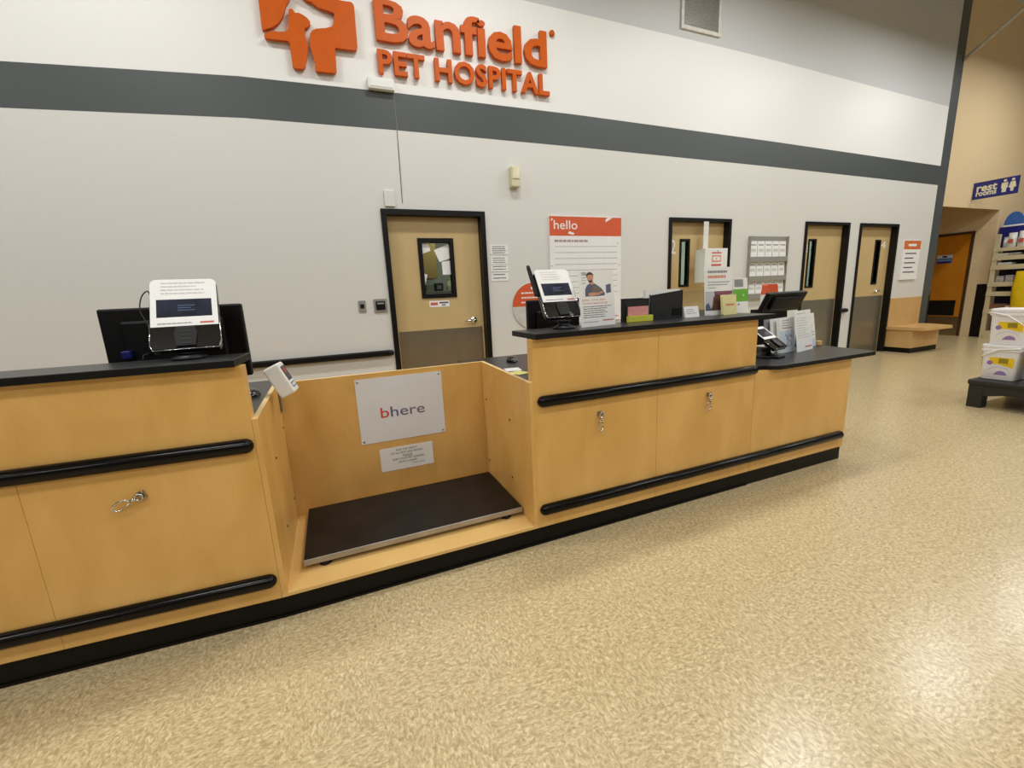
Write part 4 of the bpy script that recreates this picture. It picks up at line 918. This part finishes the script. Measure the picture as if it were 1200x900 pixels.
b = B(); s.lines(b, .1, .93, .8, 1, .1, .012, INKG, .2); s.lines(b, .08, .82, .92, 9, .06, .012, mat('light_ink', (186, 182, 186), .6), .4); s.rect(b, .5, .08, .95, .11, INKR); sub('print', b, o)
s = stand_sheet((950, 409), (961.5, 405), (944, 368.5), ZC2, 8); s.O -= s.n*.03
t = thing('leaflet', s.P(.5, 0), 'shorter white leaflet with a blue foot, behind the tall one', 'leaflet', 'white leaflets on the low counter'); b = B(); s.board(b, .003, PAPER); o = obj('sheet', b, t)
b = B(); s.rect(b, 0, .0, 1, .25, PALEB); s.disc(b, .72, .5, .006, mat('plum_dot', (120, 60, 110), .5)); s.lines(b, .1, .9, .9, 6, .06, .012, INKG, .4); s.lines(b, .3, .45, .9, 2, .08, .02, INKD, .2); sub('print', b, o)
q = onZ(961.5, 404.5, ZC2); b = B(); b.box(q.x-.03, q.y-.0, ZC2+.0003, q.x+.02, q.y+.03, ZC2+.035, BENCHW, .003); obj('wooden_block', b, lab='little wooden block at the far edge of the low counter', cat='block', origin=(q.x, q.y, ZC2))
# ------------------------------------------------------------------ bench at the end of the wall
t = thing('bench', (9.55, -.3, 0), 'wooden wall bench with overhanging seat and black base, beyond the last tan door', 'bench')
b = B(); b.box(9.15, -.38, 0, 9.97, -.001, .085, PLINTH); obj('plinth', b, t)
b = B(); b.box(9.14, -.385, .086, 9.98, -.001, .395, BENCHW, .002); obj('base', b, t)
b = B(); b.prism([(9.10, -.001), (10.07, -.001), (10.07, -.25), (9.88, -.6), (9.12, -.545)], 'z', .3955, .445, BENCHW, 0); obj('seat', b, t)
b = B(); b.box(9.115, -.032, .4455, 10.07, -.001, .935, BENCHW, .003); obj('backrest', b, t)
# ------------------------------------------------------------------ restroom corner
t = thing('restroom_door', (AX, .6, 0), 'orange wooden door with black plate in the beige alcove', 'door', kind='structure'); t.name = 'door_5'; WM['door_5'] = WM.get('restroom_door', Matrix.Translation((AX, .6, 0)))
dy0, dy1, dz = .30, 1.32, 2.16
b = B()
for y in (dy0, dy1-.05): b.box(AX-.025, y, 0, AX-.0005, y+.05, dz, mat('dark_brown_frame', (70, 46, 26), .4), .003)
b.box(AX-.025, dy0+.05, dz-.05, AX-.0005, dy1-.05, dz, MATS['dark_brown_frame'], .003); obj('door_frame', b, t)
b = B(); b.box(AX-.016, dy0+.052, .01, AX-.001, dy1-.052, dz-.052, ODOOR, .001); pn = obj('door_panel', b, t)
b = B(); b.box(AX-.02, dy0+.053, .012, AX-.0165, dy1-.053, .41, STEEL); obj('kick_plate', b, t)
b = B(); b.box(AX-.024, .44, .43, AX-.0165, 1.15, .755, BLKPL, .002); obj('push_plate', b, t, lab='black plate across the lower door')
s = Sheet((AX-.019, .86, 1.545), (0, -.26, 0), (0, 0, .175)); b = B(); s.board(b, .002, BLUE); s.rect(b, 0, .6, 1, 1, mat('pale_plate', (204, 206, 200), .5)); s.rect(b, .35, .68, .65, .9, NAVY, .001); s.rect(b, .06, .0, .94, .22, NAVY); s.rect(b, .06, .3, .94, .42, mat('light_blue_band', (130, 168, 200), .5)); obj('door_sign', b, t, lab='blue and white room sign')
# black corner guards
b = B(); b.box(AX-.004, .0, 0, AX-.0005, .15, 1.08, BLKPL); b.box(AX-.004, -.004, 0, AX+.1, -.0005, 1.08, BLKPL); obj('corner_guard', b, lab='black corner guard on the beige wall beside the shelving', cat='corner guard', origin=(AX, .07, 0))
b = B(); b.box(ENDX+.0005, -.004, 0, ENDX+.004, .15, 1.02, BLKPL); b.box(ENDX-.03, -.0045, 0, ENDX+.004, -.0005, .94, BLKPL); obj('corner_guard', b, lab='black corner guard at the end of the white wall behind the bench', cat='corner guard', origin=(ENDX, 0, 0))
# blade sign
BXs = 11.34
t = thing('restroom_sign', (BXs, -.3, 2.65), 'navy rest rooms blade sign jutting from the beige wall', 'sign')
s = Sheet((BXs-.008, -.004, 2.645), (0, -.59, 0), (0, 0, .295)); b = B(); s.board(b, .016, NAVY); o = obj('panel', b, t)
IV = mat('cream_lettering', (232, 226, 200), .5)
b = B(); s.text(b, 'rest', .08, .42, .54, .82, IV, .001, .03); s.text(b, 'rooms', .08, .16, .54, .40, IV, .001, .03); sub('lettering', b, o)
b = B()
for c in (.70, .87):
    s.disc(b, c, .83, .022, IV, .001, 14)
    if c < .8: s.poly(b, [(c-.07, .72), (c+.07, .72), (c+.07, .42), (c+.05, .42), (c+.045, .18), (c-.045, .18), (c-.05, .42), (c-.07, .42)], IV, .001)
    else: s.poly(b, [(c-.05, .72), (c+.05, .72), (c+.08, .40), (c+.04, .38), (c+.03, .18), (c-.03, .18), (c-.04, .38), (c-.08, .40)], IV, .001)
sub('figure_symbols', b, o)
# brace under the ceiling
b = B(); b.tube([(ENDX-.02, -.01, 4.84), (ENDX+.05, -.62, 5.28), (ENDX+.12, -1.2, 5.7)], .028, mat('pale_pipe', (196, 190, 176), .45), 12); obj('ceiling_brace', b, lab='pale slanting brace pipe from the wall end up to the ceiling', cat='pipe', origin=(ENDX, -.3, 4.9))
# ------------------------------------------------------------------ gondola shelving
GX = 12.30; gy0, gy1 = -.062, -2.2
t = thing('shelving_unit', (GX+.2, -1, 0), 'tan store shelving with a blue arched topper by the beige wall', 'shelving')
b = B(); b.box(GX-.0, gy0-.07, 0, GX+.05, gy0, 2.03, TANM, .004); obj('post', b, t)
b = B(); b.box(GX+.38, gy1, .0, GX+.40, gy0, 2.03, mat('shelf_back_navy', (40, 36, 78), .5)); obj('back_panel', b, t)
b = B(); b.box(GX-.02, gy1, 0, GX+.38, gy0-.071, .14, TANM, .004); obj('base', b, t)
shelf_px = ((1166.5, 291, 1167, 295), (1165, 300.5, 1165, 305.5), (1163.5, 311, 1163.5, 316.5), (1160, 331, 1160, 336), (1158, 342, 1157.5, 347), (1154, 362, 1153, 367.5))
SZ = []
for xa, ya, xb, yb in shelf_px:
    z1 = onX(xa, ya, GX).z; z0 = onX(xb, yb, GX).z; SZ.append(z1)
    b = B(); b.box(GX, gy1, z1-.015, GX+.38, gy0-.071, z1, TANM); b.box(GX-.012, gy1, z0, GX, gy0-.0, z1, TANM, .002); obj('shelf', b, t)
# blue arched topper standing on the top of the unit
TX = GX+.2
cy = onX(1188, 262, TX).y; zt = onX(1188, 263, TX).z; ht = onX(1188, 248, TX).z
ry = abs(onX(1176.5, 262, TX).y-cy)
b = B(); b.prism([(cy-ry*math.cos(PI*k/16), zt+(ht-zt)*math.sin(PI*k/16)) for k in range(17)], 'x', TX, TX+.02, BLUE, 0); obj('topper', b, t, lab='blue arched topper')
b = B(); b.box(TX-.002, cy-ry, zt-.03, TX+.022, cy+ry, zt-.0005, PAPER); obj('topper_edge', b, t)
b = B(); b.box(TX+.002, cy-ry-.02, SZ[0]+.0005, TX+.018, cy+ry+.05, zt-.0305, NAVY); obj('topper_panel', b, t, lab='navy backing panel')
def pouch(x, y, z, w, h, d, m, lab, grp, lean=0, k=0):
    """pillow-shaped bag with pinched top, standing on a shelf"""
    random.seed(k+11); rows = []
    for i in range(9):
        v = i/8; th = d*(math.sin(PI*min(v*1.05+.04, 1))**.6)*.5+.004; ww = w*(.5-.06*abs(v-.5)); row = []
        for j in range(16):
            a = 2*PI*j/16; row.append((x-lean*v+th*math.cos(a)*(1+.15*math.sin(3*a+k+v*7)), y+ww*math.sin(a)*(1+.04*math.sin(5*v+k)), z+.001+h*v))
        row.append(row[0]); rows.append(row)
    b = B(); b.grid(rows, m); b.add(rows[0][:-1], [tuple(range(15, -1, -1))], m, True); b.add(rows[-1][:-1], [tuple(range(16))], m, True)
    t_ = thing('product_bag', (x, y, z), lab, 'bag', grp); o = obj('pouch', b, t_)
    return t_, o
SILV = mat('silver_film', (196, 194, 190), .28, .35, var=.2, scale=30); WHF = mat('white_film', (226, 224, 216), .35, var=.12, scale=30)
def band_on(o, x, y, z, w, h, m): b = B(); b.box(x-.004, y-w/2, z, x, y+w/2, z+h, m, .001); sub('label', b, o)
# pixel-measured spots along the front of the shelves
for k, (p, zi, w, h, m_, lb) in enumerate((((1184.5, 290), 0, .13, .27, WHF, 'white pouch on the top shelf below the blue arch'), ((1197, 288), 0, .13, .29, WHF, 'second white pouch on the top shelf, at the photo edge'), ((1177.5, 289), 0, .07, .2, SILV, 'small grey pouch at the far end of the top shelf'))):
    y = onX(*p, GX+.08).y; tt, o = pouch(GX+.09, y, SZ[zi], w, h, .09, m_, lb, 'bags on the top shelf', 0, k)
    if k < 2: band_on(o, GX+.03, y, SZ[zi]+.08, w*.5, .07, mat('red_label', (196, 84, 70), .5))
def pack(name, px, zi, w, h, d, m_, lb, grp):
    y = onX(*px, GX+.06).y; b = B(); b.box(GX+.03, y-w/2, SZ[zi]+.001, GX+.03+d, y+w/2, SZ[zi]+h, m_, .012); obj(name, b, lab=lb, cat='package', group=grp, origin=(GX+.05, y, SZ[zi]))
pack('product_pack', (1176, 298), 1, .16, .05, .2, WHF, 'flat white pack on the second shelf, far end', 'packs on the shelves'); pack('product_pack', (1190, 296), 1, .16, .05, .2, SILV, 'flat silver pack on the second shelf, nearer end', 'packs on the shelves')
pack('product_pack', (1178, 308), 2, .2, .045, .2, WHF, 'flat white pack on the third shelf', 'packs on the shelves')
pack('product_pack', (1172, 328), 3, .11, .12, .22, SILV, 'far silver pack on the fourth shelf beside the yellow bag', 'packs on the shelves'); pack('product_pack', (1183, 327), 3, .11, .13, .22, SILV, 'near silver pack on the fourth shelf beside the yellow bag', 'packs on the shelves')
pack('product_pack', (1170, 356), 5, .24, .10, .2, mat('brown_pack', (128, 84, 56), .5), 'brown pack on the lower shelf above the buckets', 'packs on the shelves'); pack('product_pack', (1186, 355), 5, .2, .07, .2, mat('pink_pack', (226, 190, 170), .4), 'pinkish pack on the lower shelf above the buckets', 'packs on the shelves')
# yellow bag hanging at the edge of the picture, standing on a nearer shelf edge
yb = onX(1197, 345, GX-.1).y
b0 = onX(1193, 352, GX-.1); b1 = onX(1196, 303, GX-.1)
tt, o = pouch(GX-.088, onX(1186.5, 335, GX-.09).y-.2, SZ[5]-.03, .40, b1.z-b0.z-.03, .14, YELLOW, 'large yellow bag hanging on the shelf fronts at the right edge of the photo', None, .0, 5)
# ------------------------------------------------------------------ dunnage rack and buckets
RX = 5.75; ry0, ry1 = -2.43, -3.5; RZ = .275
DKP = mat('dark_grey_plastic', (32, 30, 28), .45, var=.15)
t = thing('display_rack', (RX+.5, -2.9, 0), 'low black plastic display rack under the white buckets', 'rack')
b = B(); b.box(RX, ry1, RZ-.05, RX+.95, ry0, RZ, DKP, .012); obj('top', b, t)
b = B()
for k in range(5): x = RX+.1+k*.18; b.box(x, ry1+.06, RZ+.0002, x+.08, ry0-.06, RZ+.004, DKP, .001)
for y in (ry0-.05, ry1+.01): b.box(RX+.02, y, RZ-.14, RX+.93, y+.04, RZ-.0505, DKP)
for x in (RX+.015, RX+.90): b.prism([(ry1+.02, RZ-.0505), (ry1+.02, RZ-.15), (ry1+.2, RZ-.15), (ry1+.26, RZ-.125), (ry0-.26, RZ-.125), (ry0-.15, RZ-.15), (ry0-.02, RZ-.15), (ry0-.02, RZ-.0505)], 'x', x, x+.03, DKP)
obj('apron', b, t)
for x in (RX+.012, RX+.82):
    for y in (ry0-.12, ry1+.012):
        b = B(); b.prism([(x, y), (x+.12, y), (x+.12, y+.108), (x, y+.108)], 'z', 0, RZ-.0505, DKP, .006); obj('leg', b, t)
def bucket(c, rz, w, h, lab, swing=1):
    t = thing('bucket', c, lab, 'bucket', 'white tubs on the black rack', rz=rz)
    BW = mat('bucket_white', (232, 228, 226), .38, var=.02)
    def ring(s_, z, r=.03):
        pts = []; H = w/2*s_
        for cx, cy, q in ((1, 1, 0), (-1, 1, 1), (-1, -1, 2), (1, -1, 3)):
            for k in range(6): a = PI/2*(q+k/5); pts.append(Vector((cx*(H-r)+r*math.cos(a), cy*(H-r)+r*math.sin(a), z)))
        return pts+[pts[0]]
    b = B(); rows = [ring(.84, .0), ring(.85, .004), ring(.93, h*.80), ring(.93, h*.81)]; b.grid(rows, BW); b.add(rows[0][:-1], [tuple(range(len(rows[0])-2, -1, -1))], BW); body = obj('tub', b, t, world=False)
    b = B(); rows = [ring(.96, h*.795), ring(1.0, h*.80), ring(1.0, h*.86), ring(.95, h*.865), ring(.95, h*.90), ring(1.0, h*.905), ring(1.0, h*.965), ring(.97, h*.98), ring(.93, h*.975), ring(.92, h*.955)]; b.grid(rows, BW, False); b.add(rows[-1][:-1], [tuple(range(len(rows[-1])-1))], BW); b.add(rows[0][:-1], [tuple(range(len(rows[0])-2, -1, -1))], BW); obj('lid', b, t, world=False)
    # label printed on the two faces in view
    b = B(); tp = math.atan((.93-.85)/2*w/(h*.8)); f = lambda z: w/2*(.85+.08*z/(h*.8))
    for face in range(2):
        R = Matrix.Rotation(-PI/2*face, 4, 'Z')
        S = Sheet(R @ Vector((-w*.42, -f(0)-.0012, .0)), R @ Vector((w*.84, 0, 0)), R @ Vector((0, -(f(h*.78)-f(0)), h*.78)))
        S.rect(b, .22, .56, .95, .80, YELLOW, .0006); S.poly(b, [(.5, .56), (.95, .45), (.95, .58)], YELLOW, .0006); S.rect(b, .5, .60, .78, .77, mat('olive_print', (150, 130, 30), .5), .001)
        S.disc(b, .24, .60, w*.075, PURPLE, .0012); S.poly(b, [(.38, .18), (.5, .3), (.62, .33), (.74, .28), (.8, .18)], PURPLE, .0008)
        S.poly(b, [(.1, .2), (.25, .4), (.5, .48), (.75, .44), (.95, .2), (.75, .41), (.5, .45), (.26, .37)], mat('lilac_print', (206, 196, 212), .5), .0008)
    sub('label', b, body, world=False)
    b = B(); hp = [(-w*.5, -w*.505, h*.88), (-w*.3, -w*.53, h*(.86)), (.0, -w*.54, h*(.80)), (w*.3, -w*.53, h*.62), (w*.46, -w*.51, h*.50)] if swing > 0 else [(w*.5, -w*.505, h*.9), (.0, -w*.54, h*.86), (-w*.3, -w*.54, h*.72), (-w*.46, -w*.52, h*.62)]
    b.tube(hp, .006, WHPL, 8); obj('handle', b, t, world=False)
    return t
bw = .272; bh = .345
RZ2 = math.radians(-90)
Cx = RX+.24
q1 = (onX(1147, 440, Cx-bw/2), onX(1186, 446, Cx-bw/2)); y1 = (q1[0].y+q1[1].y)/2
bucket((Cx, y1, RZ+.0045), RZ2, bw*1.0, bh, 'lower white tub of the stack nearest the rack corner', -1)
bucket((Cx+.015, y1-.012, RZ+.0045+bh*.98), RZ2, bw*1.0, bh, 'upper white tub on top of the stack', 1)
bucket((Cx+.0, y1-.29, RZ+.0045), RZ2+.15, bw, bh, 'white tub right of the stack, cut by the photo edge', -1)
# ------------------------------------------------------------------ light
k = 0
for y in (-1.75, -5.2, -8.8):
    for x in (-4.8, -1.6, 1.6, 4.9, 8.13, 11.4):
        lamp('ceiling_lamp', x, y, 4.98, 1.25, .32, 54 if y > -3 else 50, (.975, 1.0, 1.0))
w = bpy.data.worlds.new('store'); scn.world = w; w.use_nodes = True
w.node_tree.nodes['Background'].inputs[0].default_value = (1, 1, .98, 1); w.node_tree.nodes['Background'].inputs[1].default_value = .13
vs_ = scn.view_settings; vs_.view_transform = 'Standard'; vs_.look = 'None'; vs_.exposure = 0; vs_.gamma = 1; vs_.use_curve_mapping = False
